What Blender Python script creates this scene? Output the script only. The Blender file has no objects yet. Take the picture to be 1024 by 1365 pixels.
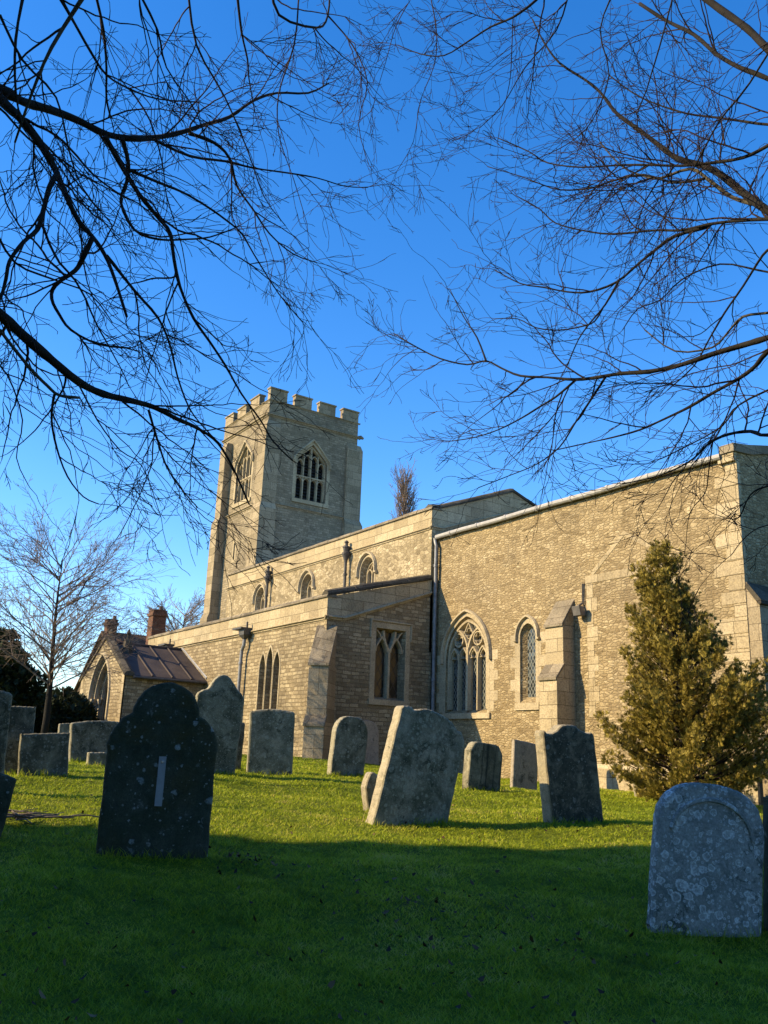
import bpy, bmesh, math, random
import numpy as np
from mathutils import Vector, Matrix
from mathutils.geometry import tessellate_polygon
random.seed(7); RNG = np.random.default_rng(11)
R = math.radians
scene = bpy.context.scene
COL = scene.collection

# ------------------------------------------------------------------ camera
F_PX = 1190.0
EYE = np.array([0.0, 0.0, 1.3])
AX_R = np.array([0.56510752, 0.824169, 0.03740249])
AX_U = np.array([0.19755289, -0.17919408, 0.96377504])
AX_D = np.array([-0.80101582, 0.53724756, 0.26408089])
cam = bpy.data.cameras.new('camera')
cam.sensor_fit = 'VERTICAL'; cam.sensor_height = 36.0; cam.lens = 36.0 * F_PX / 1365.0
cam.clip_start = 0.05; cam.clip_end = 2000.0
cam_o = bpy.data.objects.new('camera', cam); COL.objects.link(cam_o)
m3 = Matrix([[AX_R[i], AX_U[i], -AX_D[i]] for i in range(3)]).to_4x4()
m3.translation = Vector(EYE)
cam_o.matrix_world = m3
scene.camera = cam_o

# ------------------------------------------------------------------ light
SUN_DIR = Vector((0.37, 0.78, -0.49)).normalized()       # the way the light travels
SUN_EL = math.asin(-SUN_DIR.z)
SUN_AZ = math.atan2(-SUN_DIR.x, -SUN_DIR.y)               # clockwise from +Y
w = bpy.data.worlds.new('World'); scene.world = w; w.use_nodes = True
wn = w.node_tree; wn.nodes.clear()
sky = wn.nodes.new('ShaderNodeTexSky'); sky.sky_type = 'NISHITA'; sky.sun_disc = False
sky.sun_elevation = SUN_EL; sky.sun_rotation = SUN_AZ
sky.air_density = 1.0; sky.dust_density = 0.2; sky.ozone_density = 3.0; sky.altitude = 0
hs = wn.nodes.new('ShaderNodeHueSaturation'); hs.inputs['Saturation'].default_value = 1.34; hs.inputs['Hue'].default_value = 0.508; hs.inputs['Value'].default_value = 1.15
bg = wn.nodes.new('ShaderNodeBackground'); bg.inputs[1].default_value = 0.14
wo = wn.nodes.new('ShaderNodeOutputWorld')
wn.links.new(sky.outputs[0], hs.inputs['Color']); wn.links.new(hs.outputs[0], bg.inputs[0]); wn.links.new(bg.outputs[0], wo.inputs[0])
sl = bpy.data.lights.new('sun', 'SUN'); sl.energy = 5.0; sl.angle = R(0.53); sl.color = (1.0, 0.78, 0.45)
so = bpy.data.objects.new('sun', sl); COL.objects.link(so)
so.rotation_euler = SUN_DIR.to_track_quat('-Z', 'Y').to_euler()
scene.view_settings.view_transform = 'Standard'; scene.view_settings.look = 'None'
scene.view_settings.exposure = 0.95; scene.view_settings.gamma = 1.0
scene.render.engine = 'CYCLES'
scene.cycles.sample_clamp_indirect = 4.0; scene.cycles.sample_clamp_direct = 12.0; scene.cycles.max_bounces = 6; scene.cycles.diffuse_bounces = 3; scene.cycles.transparent_max_bounces = 8

# ------------------------------------------------------------------ survey helpers
def ray(px):
    v = AX_D * F_PX + AX_R * (px[0] - 512) - AX_U * (px[1] - 682.5)
    return v / np.linalg.norm(v)
def at(px, D):
    v = ray(px); return EYE + v * (D / math.hypot(v[0], v[1]))
GC = np.array([(0,0,0),(-4,1,.1),(-3.3,2.3,.1),(-2.2,3.3,.08),(-7.94,3.02,.40),(-14.13,6.36,.95),(-14.64,7.62,.95),(-15.24,9.58,.93),
 (-9.29,6.78,.44),(-12.57,10.69,.77),(-8.71,8.96,.58),(-4.34,5.74,.2),(-13.56,3.47,.88),(-16.75,5.08,1.0),(-22.4,13.2,1.18),(-22.4,15.,1.06),
 (-18.3,17.15,.80),(-14.6,17.15,.70),(-11.4,17.15,.62),(-31,10.3,1.2),(-30,5,1.2),(-40,10,1.3),(-50,20,1.35),(10,10,0),(0,14,.3),(10,-10,-.1),(-10,-8,.45),
 (-6,7,.40),(-8.5,4.3,.42),(-40,-10,1.25),(-40,35,1.3),(0,35,.5),(12,35,.2)], float)
def _phi(r2): return np.where(r2 > 1e-12, r2 * np.log(r2 + 1e-12) * 0.5, 0)
_n = len(GC)
_d2 = ((GC[:, None, :2] - GC[None, :, :2]) ** 2).sum(-1)
_P = np.c_[np.ones(_n), GC[:, :2]]
_A = np.zeros((_n + 3, _n + 3)); _A[:_n, :_n] = _phi(_d2) + np.eye(_n) * 6.0; _A[:_n, _n:] = _P; _A[_n:, :_n] = _P.T
_S = np.linalg.solve(_A, np.r_[GC[:, 2], 0, 0, 0])
def ground(x, y):
    x = np.clip(np.asarray(x, float), -50, 12); y = np.clip(np.asarray(y, float), -12, 35)
    d2 = (x[..., None] - GC[:, 0]) ** 2 + (y[..., None] - GC[:, 1]) ** 2
    return _phi(d2) @ _S[:_n] + _S[_n] + _S[_n + 1] * x + _S[_n + 2] * y
def gz(x, y): return float(ground(np.array(x), np.array(y)))

# ------------------------------------------------------------------ node helpers
def new_mat(name):
    m = bpy.data.materials.new(name); m.use_nodes = True
    nt = m.node_tree; nt.nodes.clear()
    o = nt.nodes.new('ShaderNodeOutputMaterial'); b = nt.nodes.new('ShaderNodeBsdfPrincipled')
    nt.links.new(b.outputs[0], o.inputs[0])
    return m, nt, b
def nd(nt, t, ins=None, **props):
    n = nt.nodes.new('ShaderNode' + t)
    for k, v in props.items(): setattr(n, k, v)
    for k, v in (ins or {}).items():
        s = n.inputs[k]
        if hasattr(v, 'is_output'): nt.links.new(v, s)
        else: s.default_value = v
    return n
def mth(nt, op, a, b=0.0, c=0.0, clamp=False):
    n = nd(nt, 'Math', {0: a, 1: b, 2: c}, operation=op); n.use_clamp = clamp; return n.outputs[0]
def ramp(nt, fac, stops, interp='LINEAR'):
    n = nd(nt, 'ValToRGB', {0: fac}); cr = n.color_ramp; cr.interpolation = interp
    while len(cr.elements) < len(stops): cr.elements.new(0.5)
    for e, (p, c) in zip(cr.elements, stops):
        e.position = p; e.color = (c, c, c, 1) if not hasattr(c, '__len__') else (*c, 1)
    return n.outputs[0]
def mix(nt, fac, a, b, blend='MIX'):
    n = nt.nodes.new('ShaderNodeMix'); n.data_type = 'RGBA'; n.blend_type = blend
    for s, v in ((0, fac), (6, a), (7, b)):
        if hasattr(v, 'is_output'): nt.links.new(v, n.inputs[s])
        elif hasattr(v, '__len__'): n.inputs[s].default_value = (*v[:3], 1)
        else: n.inputs[s].default_value = v if s == 0 else (v, v, v, 1)
    return n.outputs[2]
def noise(nt, vec, scale, detail=4, rough=0.55, dist=0.0, out=0):
    return nd(nt, 'TexNoise', {'Vector': vec, 'Scale': scale, 'Detail': detail, 'Roughness': rough, 'Distortion': dist}).outputs[out]
def wall_uv(nt):
    g = nd(nt, 'NewGeometry')
    p = nd(nt, 'SeparateXYZ', {0: g.outputs['Position']}); n = nd(nt, 'SeparateXYZ', {0: g.outputs['True Normal']})
    ax = mth(nt, 'ABSOLUTE', n.outputs[0]); ay = mth(nt, 'ABSOLUTE', n.outputs[1]); az = mth(nt, 'ABSOLUTE', n.outputs[2])
    u = mth(nt, 'ADD', mth(nt, 'MULTIPLY', p.outputs[0], ay), mth(nt, 'MULTIPLY', p.outputs[1], ax))
    u = mth(nt, 'ADD', u, mth(nt, 'MULTIPLY', p.outputs[0], mth(nt, 'MULTIPLY', az, 0.7)))
    v = mth(nt, 'ADD', p.outputs[2], mth(nt, 'MULTIPLY', p.outputs[1], mth(nt, 'MULTIPLY', az, 0.7)))
    c = nd(nt, 'CombineXYZ', {0: u, 1: v, 2: 0.0})
    return c.outputs[0], g.outputs['Position'], u, v
def bump(nt, b, h, strength=0.6, dist=0.02):
    n = nd(nt, 'Bump', {'Height': h, 'Strength': strength, 'Distance': dist}); nt.links.new(n.outputs[0], b.inputs['Normal'])
def setc(nt, b, col, rough=0.9, spec=0.25):
    if hasattr(col, 'is_output'): nt.links.new(col, b.inputs['Base Color'])
    else: b.inputs['Base Color'].default_value = (*col, 1)
    if hasattr(rough, 'is_output'): nt.links.new(rough, b.inputs['Roughness'])
    else: b.inputs['Roughness'].default_value = rough
    b.inputs['Specular IOR Level'].default_value = spec

def masonry(name, cols, mortar, bw, rh, style='rubble', mw=0.05, stain=0.5, dark=(0.09, 0.075, 0.055), bstr=0.8, patches=0.0):
    m, nt, b = new_mat(name)
    uv, pos, u, v = wall_uv(nt)
    nz = noise(nt, uv, 2.2, 3, 0.6, out=1)
    off = nd(nt, 'VectorMath', {0: nz, 1: (0.5, 0.5, 0.5)}, operation='SUBTRACT').outputs[0]
    amp = {'rubble': 0.07, 'coursed': 0.05, 'ashlar': 0.015}[style]
    off = nd(nt, 'VectorMath', {0: off, 3: amp * 2}, operation='SCALE').outputs[0]
    nz2 = noise(nt, uv, 14, 2, 0.6, out=1)
    off2 = nd(nt, 'VectorMath', {0: nz2, 1: (0.5, 0.5, 0.5)}, operation='SUBTRACT').outputs[0]
    off2 = nd(nt, 'VectorMath', {0: off2, 3: 0.03 if style != 'ashlar' else 0.006}, operation='SCALE').outputs[0]
    vec = nd(nt, 'VectorMath', {0: uv, 1: off}, operation='ADD').outputs[0]
    vec = nd(nt, 'VectorMath', {0: vec, 1: off2}, operation='ADD').outputs[0]
    if style == 'rubble':
        sv = nd(nt, 'VectorMath', {0: vec, 1: (1 / bw, 1 / rh, 1)}, operation='MULTIPLY').outputs[0]
        vo = nd(nt, 'TexVoronoi', {'Vector': sv, 'Scale': 1.0, 'Randomness': 0.85}, voronoi_dimensions='2D')
        ve = nd(nt, 'TexVoronoi', {'Vector': sv, 'Scale': 1.0, 'Randomness': 0.85}, voronoi_dimensions='2D', feature='DISTANCE_TO_EDGE')
        rnd = nd(nt, 'SeparateColor', {0: vo.outputs['Color']}).outputs[0]
        sv2 = nd(nt, 'VectorMath', {0: vec, 1: (.47 / bw, .55 / rh, 1)}, operation='MULTIPLY').outputs[0]
        vo2 = nd(nt, 'TexVoronoi', {'Vector': sv2, 'Scale': 1.0, 'Randomness': 0.9}, voronoi_dimensions='2D')
        r2 = nd(nt, 'SeparateColor', {0: vo2.outputs['Color']}).outputs[1]
        rnd = mth(nt, 'ADD', mth(nt, 'MULTIPLY', rnd, .68), mth(nt, 'MULTIPLY', r2, .32))
        rnd = mth(nt, 'ADD', mth(nt, 'MULTIPLY', mth(nt, 'SUBTRACT', rnd, .5), 1.15), .5)
        mask = ramp(nt, ve.outputs[0], [(mw * 0.4, 0.0), (mw * 1.8, 1.0)])
        hgt = ramp(nt, ve.outputs[0], [(0.0, 0.0), (mw * 2.2, 0.9), (0.5, 1.0)])
    else:
        br = nd(nt, 'TexBrick', {'Vector': vec, 'Color1': (0, 0, 0, 1), 'Color2': (1, 1, 1, 1), 'Mortar': (0.5, 0.5, 0.5, 1), 'Scale': 1.0,
                                 'Mortar Size': mw, 'Mortar Smooth': 0.4, 'Bias': 0.0, 'Brick Width': bw, 'Row Height': rh})
        br.offset = 0.5; br.squash = 0.7; br.squash_frequency = 3
        rnd = br.outputs['Color']; mask = mth(nt, 'SUBTRACT', 1.0, br.outputs['Fac']); hgt = mask
    fine = noise(nt, pos, 26, 5, 0.7)
    mid = noise(nt, pos, 5.5, 4, 0.65)
    big = noise(nt, pos, 0.55, 5, 0.6, 0.4)
    rv = mth(nt, 'ADD', mth(nt, 'MULTIPLY', rnd, 0.75), mth(nt, 'MULTIPLY', mid, 0.3))
    k = len(cols)
    sc = ramp(nt, rv, [(0.08 + 0.9 * i / (k - 1), c) for i, c in enumerate(cols)])
    c = mix(nt, mask, mortar, sc)
    c = mix(nt, 1.0, c, ramp(nt, fine, [(0.28, 0.5), (0.5, 1.0), (0.72, 1.32)]), 'MULTIPLY')
    c = mix(nt, mth(nt, 'MULTIPLY', ramp(nt, big, [(0.48, 0.0), (0.68, 1.0)]), stain), c, dark)
    c = mix(nt, mth(nt, 'MULTIPLY', ramp(nt, mid, [(0.56, 0.0), (0.72, 1.0)]), stain * 0.8), c, dark)
    if style != 'ashlar':
        pit = noise(nt, uv, 11, 2, .5); c = mix(nt, ramp(nt, pit, [(.25, 1.), (.33, 0.)]), c, tuple(x * .45 for x in cols[0]))
        c = mix(nt, mth(nt, 'MULTIPLY', ramp(nt, noise(nt, uv, 8, 3, .6), [(.66, 0.), (.72, 1.)]), .6), c, tuple(min(1, x * 1.12) for x in cols[-1]))
    damp = noise(nt, nd(nt, 'VectorMath', {0: pos, 1: (1.6, 1.6, .28)}, operation='MULTIPLY').outputs[0], 1.2, 5, .65)
    c = mix(nt, mth(nt, 'MULTIPLY', ramp(nt, damp, [(.52, 0.), (.70, 1.)]), .45), c, mix(nt, 1.0, c, (0.5, 0.48, 0.45), 'MULTIPLY'))
    setc(nt, b, c, 0.95, 0.1)
    h = mth(nt, 'ADD', mth(nt, 'MULTIPLY', hgt, 0.5), mth(nt, 'ADD', mth(nt, 'MULTIPLY', fine, 0.55), mth(nt, 'MULTIPLY', rv, 0.4)))
    bump(nt, b, h, bstr, 0.03)
    return m

M = {}
buff = [(0.17, 0.125, 0.065), (0.27, 0.205, 0.112), (0.35, 0.272, 0.152), (0.47, 0.38, 0.23)]
M['rubble'] = masonry('rubble_limestone', buff, (0.235, 0.18, 0.10), 0.165, 0.068, 'rubble', 0.08, 0.30, bstr=.9)
M['coursed'] = masonry('coursed_limestone', [(0.18, 0.14, 0.082), (0.30, 0.24, 0.145), (0.43, 0.355, 0.22)], (0.20, 0.158, 0.095), 0.30, 0.115, 'coursed', 0.013, 0.40, bstr=1.0)
M['clerestory'] = masonry('clerestory_limestone', [(0.17, 0.135, 0.08), (0.31, 0.25, 0.15), (0.48, 0.40, 0.26)], (0.22, 0.175, 0.105), 0.19, 0.11, 'rubble', 0.06, 0.25, bstr=.6)
M['tower'] = masonry('tower_limestone', [(0.20, 0.168, 0.112), (0.275, 0.23, 0.155), (0.36, 0.30, 0.205)], (0.20, 0.165, 0.11), 0.26, 0.11, 'coursed', 0.010, 0.5)
M['ashlar'] = masonry('ashlar_limestone', [(0.30, 0.24, 0.145), (0.37, 0.30, 0.185), (0.44, 0.365, 0.235)], (0.15, 0.12, 0.07), 0.78, 0.34, 'ashlar', 0.009, 0.32, bstr=0.5)
M['ashlar_grey'] = masonry('ashlar_weathered', [(0.22, 0.18, 0.115), (0.30, 0.245, 0.16), (0.37, 0.305, 0.205)], (0.14, 0.11, 0.07), 0.62, 0.36, 'ashlar', 0.008, 0.35, bstr=0.4)
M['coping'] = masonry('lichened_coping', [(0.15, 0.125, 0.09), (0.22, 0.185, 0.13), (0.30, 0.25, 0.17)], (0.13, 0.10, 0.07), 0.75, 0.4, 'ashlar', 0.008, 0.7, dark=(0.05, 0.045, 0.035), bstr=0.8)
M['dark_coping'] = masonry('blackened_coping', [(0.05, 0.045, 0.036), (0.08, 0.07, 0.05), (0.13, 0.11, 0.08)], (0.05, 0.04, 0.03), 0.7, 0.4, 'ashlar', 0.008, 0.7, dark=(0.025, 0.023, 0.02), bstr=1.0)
M['trac'] = masonry('tracery_stone', [(0.32, 0.265, 0.17), (0.38, 0.315, 0.205), (0.44, 0.37, 0.245)], (0.28, 0.22, 0.14), 0.9, 0.45, 'ashlar', 0.004, 0.22, bstr=0.3)
M['brick'] = masonry('red_brick', [(0.09, 0.042, 0.028), (0.14, 0.062, 0.04), (0.19, 0.09, 0.055)], (0.15, 0.12, 0.09), 0.225, 0.075, 'coursed', 0.008, 0.3)
M['tile'] = masonry('clay_tile', [(0.10, 0.06, 0.04), (0.16, 0.10, 0.06), (0.2, 0.13, 0.08)], (0.05, 0.035, 0.03), 0.2, 0.15, 'coursed', 0.012, 0.4)
M['house'] = masonry('house_stone', [(0.05, 0.036, 0.026), (0.085, 0.062, 0.042), (0.12, 0.09, 0.06)], (0.08, 0.06, 0.042), 0.3, 0.15, 'rubble', 0.05, 0.3)

def simple(name, col, rough=0.6, metal=0.0, var=0.25, scale=6.0, spec=0.4, bs=0.15, col2=None):
    m, nt, b = new_mat(name)
    tc = nd(nt, 'TexCoord'); n = noise(nt, tc.outputs['Object'], scale, 5, 0.65)
    d = col2 or tuple(c * (1 - var * 1.6) for c in col); l = tuple(min(1, c * (1 + var)) for c in col)
    setc(nt, b, ramp(nt, n, [(0.3, d), (0.7, l)]), rough, spec); b.inputs['Metallic'].default_value = metal
    bump(nt, b, n, bs, 0.01)
    return m
M['lead_pipe'] = simple('lead_pipe', (0.20, 0.205, 0.21), 0.55, 0.2, 0.3)
M['iron'] = simple('dark_iron', (0.07, 0.065, 0.06), 0.6, 0.2, 0.3)
M['gutter'] = simple('pale_gutter', (0.33, 0.315, 0.29), 0.5, 0.0, 0.15)
M['lead_roof'] = simple('grey_lead', (0.22, 0.22, 0.225), 0.6, 0.1, 0.2, 2)
M['porch_roof'] = simple('brown_metal_sheet', (0.066, 0.050, 0.040), 0.75, 0.0, 0.3, 1.6, spec=.2, col2=(0.042, 0.032, 0.028))
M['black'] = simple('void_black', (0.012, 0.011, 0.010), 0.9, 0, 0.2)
M['louvre'] = simple('louvre_slate', (0.035, 0.034, 0.034), 0.8, 0, 0.3)
M['screw'] = simple('screw_steel', (0.30, 0.30, 0.31), 0.35, 0.8)
M['plate'] = simple('weathered_zinc', (0.22, 0.24, 0.26), 0.5, 0.3, 0.15)
M['oak'] = simple('dark_oak', (0.045, 0.028, 0.018), 0.7, 0, 0.4)
M['lamp_box'] = simple('lamp_grey', (0.12, 0.11, 0.10), 0.5, 0.2)
M['pot'] = simple('chimney_pot_clay', (0.10, 0.06, 0.045), 0.8)

def leaded(name, kx, glass, lead, lead_w, tone):
    m, nt, b = new_mat(name)
    uv, pos, u, v = wall_uv(nt)
    a = mth(nt, 'MULTIPLY', mth(nt, 'ADD', mth(nt, 'MULTIPLY', u, 1.6), v), kx)
    c = mth(nt, 'MULTIPLY', mth(nt, 'SUBTRACT', mth(nt, 'MULTIPLY', u, 1.6), v), kx)
    def edge(s):
        f = mth(nt, 'FRACT', s); return mth(nt, 'MINIMUM', f, mth(nt, 'SUBTRACT', 1.0, f))
    e = mth(nt, 'MINIMUM', edge(a), edge(c))
    ln = ramp(nt, e, [(lead_w * 0.6, 1.0), (lead_w * 1.3, 0.0)])
    cell = nd(nt, 'CombineXYZ', {0: mth(nt, 'FLOOR', a), 1: mth(nt, 'FLOOR', c), 2: 0.0}).outputs[0]
    wn_ = nd(nt, 'TexWhiteNoise', {'Vector': cell})
    g = ramp(nt, wn_.outputs[0], [(0.0, tuple(x * 0.5 for x in glass)), (0.8, glass), (1.0, tone)])
    setc(nt, b, mix(nt, ln, g, lead), mth(nt, 'ADD', 0.18, mth(nt, 'MULTIPLY', ln, 0.5)), 0.5)
    tilt = nd(nt, 'VectorMath', {0: wn_.outputs[1], 1: (0.5, 0.5, 0.5)}, operation='SUBTRACT').outputs[0]
    tilt = nd(nt, 'VectorMath', {0: tilt, 3: 0.10}, operation='SCALE').outputs[0]
    gn = nd(nt, 'NewGeometry')
    s = nd(nt, 'VectorMath', {0: gn.outputs['Normal'], 1: tilt}, operation='ADD').outputs[0]
    s = nd(nt, 'VectorMath', {0: s}, operation='NORMALIZE').outputs[0]
    nt.links.new(s, b.inputs['Normal'])
    return m
M['glass'] = leaded('leaded_glass', 5.4, (0.028, 0.034, 0.034), (0.14, 0.145, 0.125), 0.09, (0.07, 0.08, 0.075))
M['glass_dark'] = leaded('dark_leaded_glass', 2.2, (0.03, 0.027, 0.02), (0.012, 0.012, 0.012), 0.05, (0.16, 0.12, 0.06))
M['glass_plain'] = simple('old_window_glass', (0.12, 0.12, 0.11), 0.2, 0, 0.4, 5, 0.5, 0.05)

# ------------------------------------------------------------------ mesh builder
ORG = {}
class Frame:
    def __init__(s, O, U, V, N): s.O, s.U, s.V, s.N = map(lambda a: np.array(a, float), (O, U, V, N))
    def p(s, u, v, n=0.0): return tuple(s.O + s.U * u + s.V * v + s.N * n)
def south(y): return Frame((0, y, 0), (1, 0, 0), (0, 0, 1), (0, -1, 0))      # u = x, v = z, outward = -y
def east(x): return Frame((x, 0, 0), (0, 1, 0), (0, 0, 1), (1, 0, 0))        # u = y, v = z, outward = +x
class MB:
    def __init__(s): s.v = []; s.f = []
    def add(s, vs, fs):
        k = len(s.v); s.v += [tuple(map(float, q)) for q in vs]; s.f += [tuple(i + k for i in f) for f in fs]; return s
    def box(s, x0, x1, y0, y1, z0, z1):
        return s.add([(x, y, z) for z in (z0, z1) for y in (y0, y1) for x in (x0, x1)],
                     [(0, 2, 3, 1), (4, 5, 7, 6), (0, 1, 5, 4), (2, 6, 7, 3), (0, 4, 6, 2), (1, 3, 7, 5)])
    def prism(s, fr, poly, n0, n1):
        k = len(poly); vs = [fr.p(u, v, n0) for u, v in poly] + [fr.p(u, v, n1) for u, v in poly]
        fs = [(i, (i + 1) % k, k + (i + 1) % k, k + i) for i in range(k)]
        tr = tessellate_polygon([[Vector((u, v, 0)) for u, v in poly]])
        fs += [tuple(t) for t in tr] + [tuple(k + i for i in t[::-1]) for t in tr]
        return s.add(vs, fs)
    def panel(s, fr, outer, holes, depth):
        """front face with openings, and the reveals of the openings; holes = [(outline, inner outline)]"""
        polys = [outer] + [h[0] for h in holes]
        flat = [q for p in polys for q in p]
        tr = tessellate_polygon([[Vector((u, v, 0)) for u, v in p] for p in polys])
        fs = []
        for a, b_, c in tr:
            (ax, ay), (bx, by), (cx, cy) = flat[a], flat[b_], flat[c]
            fs.append((a, b_, c) if (bx - ax) * (cy - ay) - (by - ay) * (cx - ax) > 0 else (a, c, b_))
        s.add([fr.p(u, v) for u, v in flat], fs)
        for hh in holes:
            o, i = hh[0], hh[1]; dp = hh[2] if len(hh) > 2 else depth; k = len(o)
            s.add([fr.p(u, v) for u, v in o] + [fr.p(u, v, -dp) for u, v in i],
                  [(j, (j + 1) % k, k + (j + 1) % k, k + j) for j in range(k)])
        return s
    def bar(s, fr, pts, wd, n0, n1, closed=False, cham=0.55):
        pts = [np.array(p, float) for p in pts]; k = len(pts); L = []
        for i in range(k):
            a = pts[i - 1] if (i > 0 or closed) else None; c = pts[(i + 1) % k] if (i < k - 1 or closed) else None
            d1 = pts[i] - a if a is not None else c - pts[i]; d2 = c - pts[i] if c is not None else d1
            d1 = d1 / (np.linalg.norm(d1) + 1e-9); d2 = d2 / (np.linalg.norm(d2) + 1e-9)
            t = d1 + d2; t /= (np.linalg.norm(t) + 1e-9); nn = np.array([-t[1], t[0]])
            q = max(0.45, float(nn @ np.array([-d1[1], d1[0]]))); L.append(nn / q)
        nm = n0 + (n1 - n0) * 0.45
        prof = [(-.5, n0), (-.5, nm), (-.5 * cham, n1), (.5 * cham, n1), (.5, nm), (.5, n0)]
        vs = [fr.p(*(pts[i] + L[i] * wd * a), n) for i in range(k) for a, n in prof]
        q = len(prof); fs = []
        for i in range(k if closed else k - 1):
            j = (i + 1) % k
            fs += [(i * q + e, i * q + e + 1, j * q + e + 1, j * q + e) for e in range(q - 1)]
        if not closed: fs += [tuple(range(q)), tuple(range((k - 1) * q, k * q))[::-1]]
        return s.add(vs, fs)
    def tube(s, pts, rad, n=8, cap=True):
        pts = [np.array(p, float) for p in pts]; k = len(pts)
        rad = [rad] * k if not hasattr(rad, '__len__') else rad
        vs = []; prev = None
        for i in range(k):
            t = pts[min(i + 1, k - 1)] - pts[max(i - 1, 0)]; t /= np.linalg.norm(t) + 1e-9
            if prev is None: a = np.cross(t, (0.3, 0.2, 1) if abs(t[2]) < 0.9 else (1, 0, 0))
            else: a = prev - t * (prev @ t)
            a /= np.linalg.norm(a); b_ = np.cross(t, a); prev = a
            vs += [pts[i] + rad[i] * (a * math.cos(2 * math.pi * j / n) + b_ * math.sin(2 * math.pi * j / n)) for j in range(n)]
        fs = [(i * n + j, i * n + (j + 1) % n, (i + 1) * n + (j + 1) % n, (i + 1) * n + j) for i in range(k - 1) for j in range(n)]
        if cap: fs += [tuple(range(n))[::-1], tuple(range((k - 1) * n, k * n))]
        return s.add(vs, fs)
    def lathe(s, c, prof, n=12):
        return s.add([(c[0] + r * math.cos(2 * math.pi * j / n), c[1] + r * math.sin(2 * math.pi * j / n), c[2] + z) for r, z in prof for j in range(n)],
                     [(i * n + j, i * n + (j + 1) % n, (i + 1) * n + (j + 1) % n, (i + 1) * n + j) for i in range(len(prof) - 1) for j in range(n)]
                     + [tuple(range((len(prof) - 1) * n, len(prof) * n))])
    def build(s, name, mat, parent=None, smooth=False, bevel=0.0, org=None, fixn=True):
        o0 = np.array(ORG[parent.name] if parent is not None else (org if org is not None else (0, 0, 0)), float)
        me = bpy.data.meshes.new(name)
        me.from_pydata([tuple(np.array(q) - o0) for q in s.v], [], s.f); me.materials.append(M[mat] if isinstance(mat, str) else mat)
        if fixn:
            bm = bmesh.new(); bm.from_mesh(me); bmesh.ops.recalc_face_normals(bm, faces=bm.faces); bm.to_mesh(me); bm.free()
        o = bpy.data.objects.new(name, me); COL.objects.link(o)
        if parent is not None: o.parent = parent
        else: o.location = o0
        ORG[o.name] = tuple(o0)
        if smooth: me.polygons.foreach_set('use_smooth', [True] * len(me.polygons))
        if bevel:
            md = o.modifiers.new('bevel', 'BEVEL'); md.width = bevel; md.segments = 2; md.limit_method = 'ANGLE'; md.angle_limit = R(40)
        return o
def tag(o, label, cat, group=None, kind=None):
    o['label'] = label; o['category'] = cat
    if group: o['group'] = group
    if kind: o['kind'] = kind
    return o
def empty(name, loc):
    o = bpy.data.objects.new(name, None); COL.objects.link(o); o.location = loc; o.empty_display_size = 0.3
    ORG[o.name] = tuple(loc); return o
def raw(name, verts, faces_n, mat, parent=None, kind_loop=3, attr=None, org=None, smooth=False):
    """verts (N,3), faces (K,kind_loop) numpy -> one mesh object, quickly"""
    o0 = np.array(ORG[parent.name] if parent is not None else (org if org is not None else (0, 0, 0)), float)
    me = bpy.data.meshes.new(name); nv = len(verts); nf = len(faces_n)
    me.vertices.add(nv); me.vertices.foreach_set('co', (np.asarray(verts) - o0).astype(np.float32).ravel())
    me.loops.add(nf * kind_loop); me.loops.foreach_set('vertex_index', np.asarray(faces_n).astype(np.int32).ravel())
    me.polygons.add(nf); me.polygons.foreach_set('loop_start', np.arange(nf, dtype=np.int32) * kind_loop)
    me.polygons.foreach_set('loop_total', np.full(nf, kind_loop, dtype=np.int32))
    if smooth: me.polygons.foreach_set('use_smooth', np.ones(nf, dtype=bool))
    me.update(calc_edges=True); me.materials.append(M[mat] if isinstance(mat, str) else mat)
    o = bpy.data.objects.new(name, me); COL.objects.link(o)
    if parent is not None: o.parent = parent
    else: o.location = o0
    ORG[o.name] = tuple(o0)
    return o

def arch(cx, wd, z0, zs, za, n=9):
    """pointed opening, closed outline anticlockwise from bottom left... bottom right"""
    h = za - zs; Rr = (h * h + wd * wd / 4) / wd
    pl = []
    a1 = math.atan2(h, wd / 2 - Rr) if Rr < 1e6 else 0
    c = -wd / 2 + Rr
    aa = math.pi; ab = math.atan2(h, -c)
    for i in range(n + 1):
        t = aa + (ab - aa) * i / n; pl.append((c + Rr * math.cos(t), zs + Rr * math.sin(t)))
    left = [(cx + x, z) for x, z in pl]; right = [(cx - x, z) for x, z in pl[:-1]][::-1]
    return [(cx - wd / 2, z0)] + left + right + [(cx + wd / 2, z0)]
def arch4(cx, wd, z0, zs, za, n=5):
    r = wd * .24; hz = wd / 2
    a_end = math.atan2(hz - r * .3, (za - zs)) if False else R(52)
    hn = [(-hz + r - r * math.cos(a_end * i / n), zs + r * math.sin(a_end * i / n)) for i in range(n + 1)]
    p = hn[-1]; hn += [(p[0] * (1 - t), p[1] + (za - p[1]) * (t * 1.0 + .10 * t * (1 - t))) for t in (.33, .66)]
    return [(cx - hz, z0)] + [(cx + x, z) for x, z in hn] + [(cx, za)] + [(cx - x, z) for x, z in hn[::-1]] + [(cx + hz, z0)]
def arch4_top(cx, wd, zs, za, n=5): return arch4(cx, wd, zs, zs, za, n)[1:-1]
def arch_top(cx, wd, zs, za, n=9): return arch(cx, wd, zs, zs, za, n)[1:-1]
def circle(cx, cz, r, n=16): return [(cx + r * math.cos(2 * math.pi * i / n), cz + r * math.sin(2 * math.pi * i / n)) for i in range(n)]
def quatrefoil(cx, cz, r, n=6):
    out = []
    for q in range(4):
        a = q * math.pi / 2; ox, oz = cx + r * 0.5 * math.cos(a), cz + r * 0.5 * math.sin(a)
        out += [(ox + r * 0.45 * math.cos(a - 1.9 + 3.8 * i / n), oz + r * 0.45 * math.sin(a - 1.9 + 3.8 * i / n)) for i in range(n + 1)]
    return out
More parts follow.
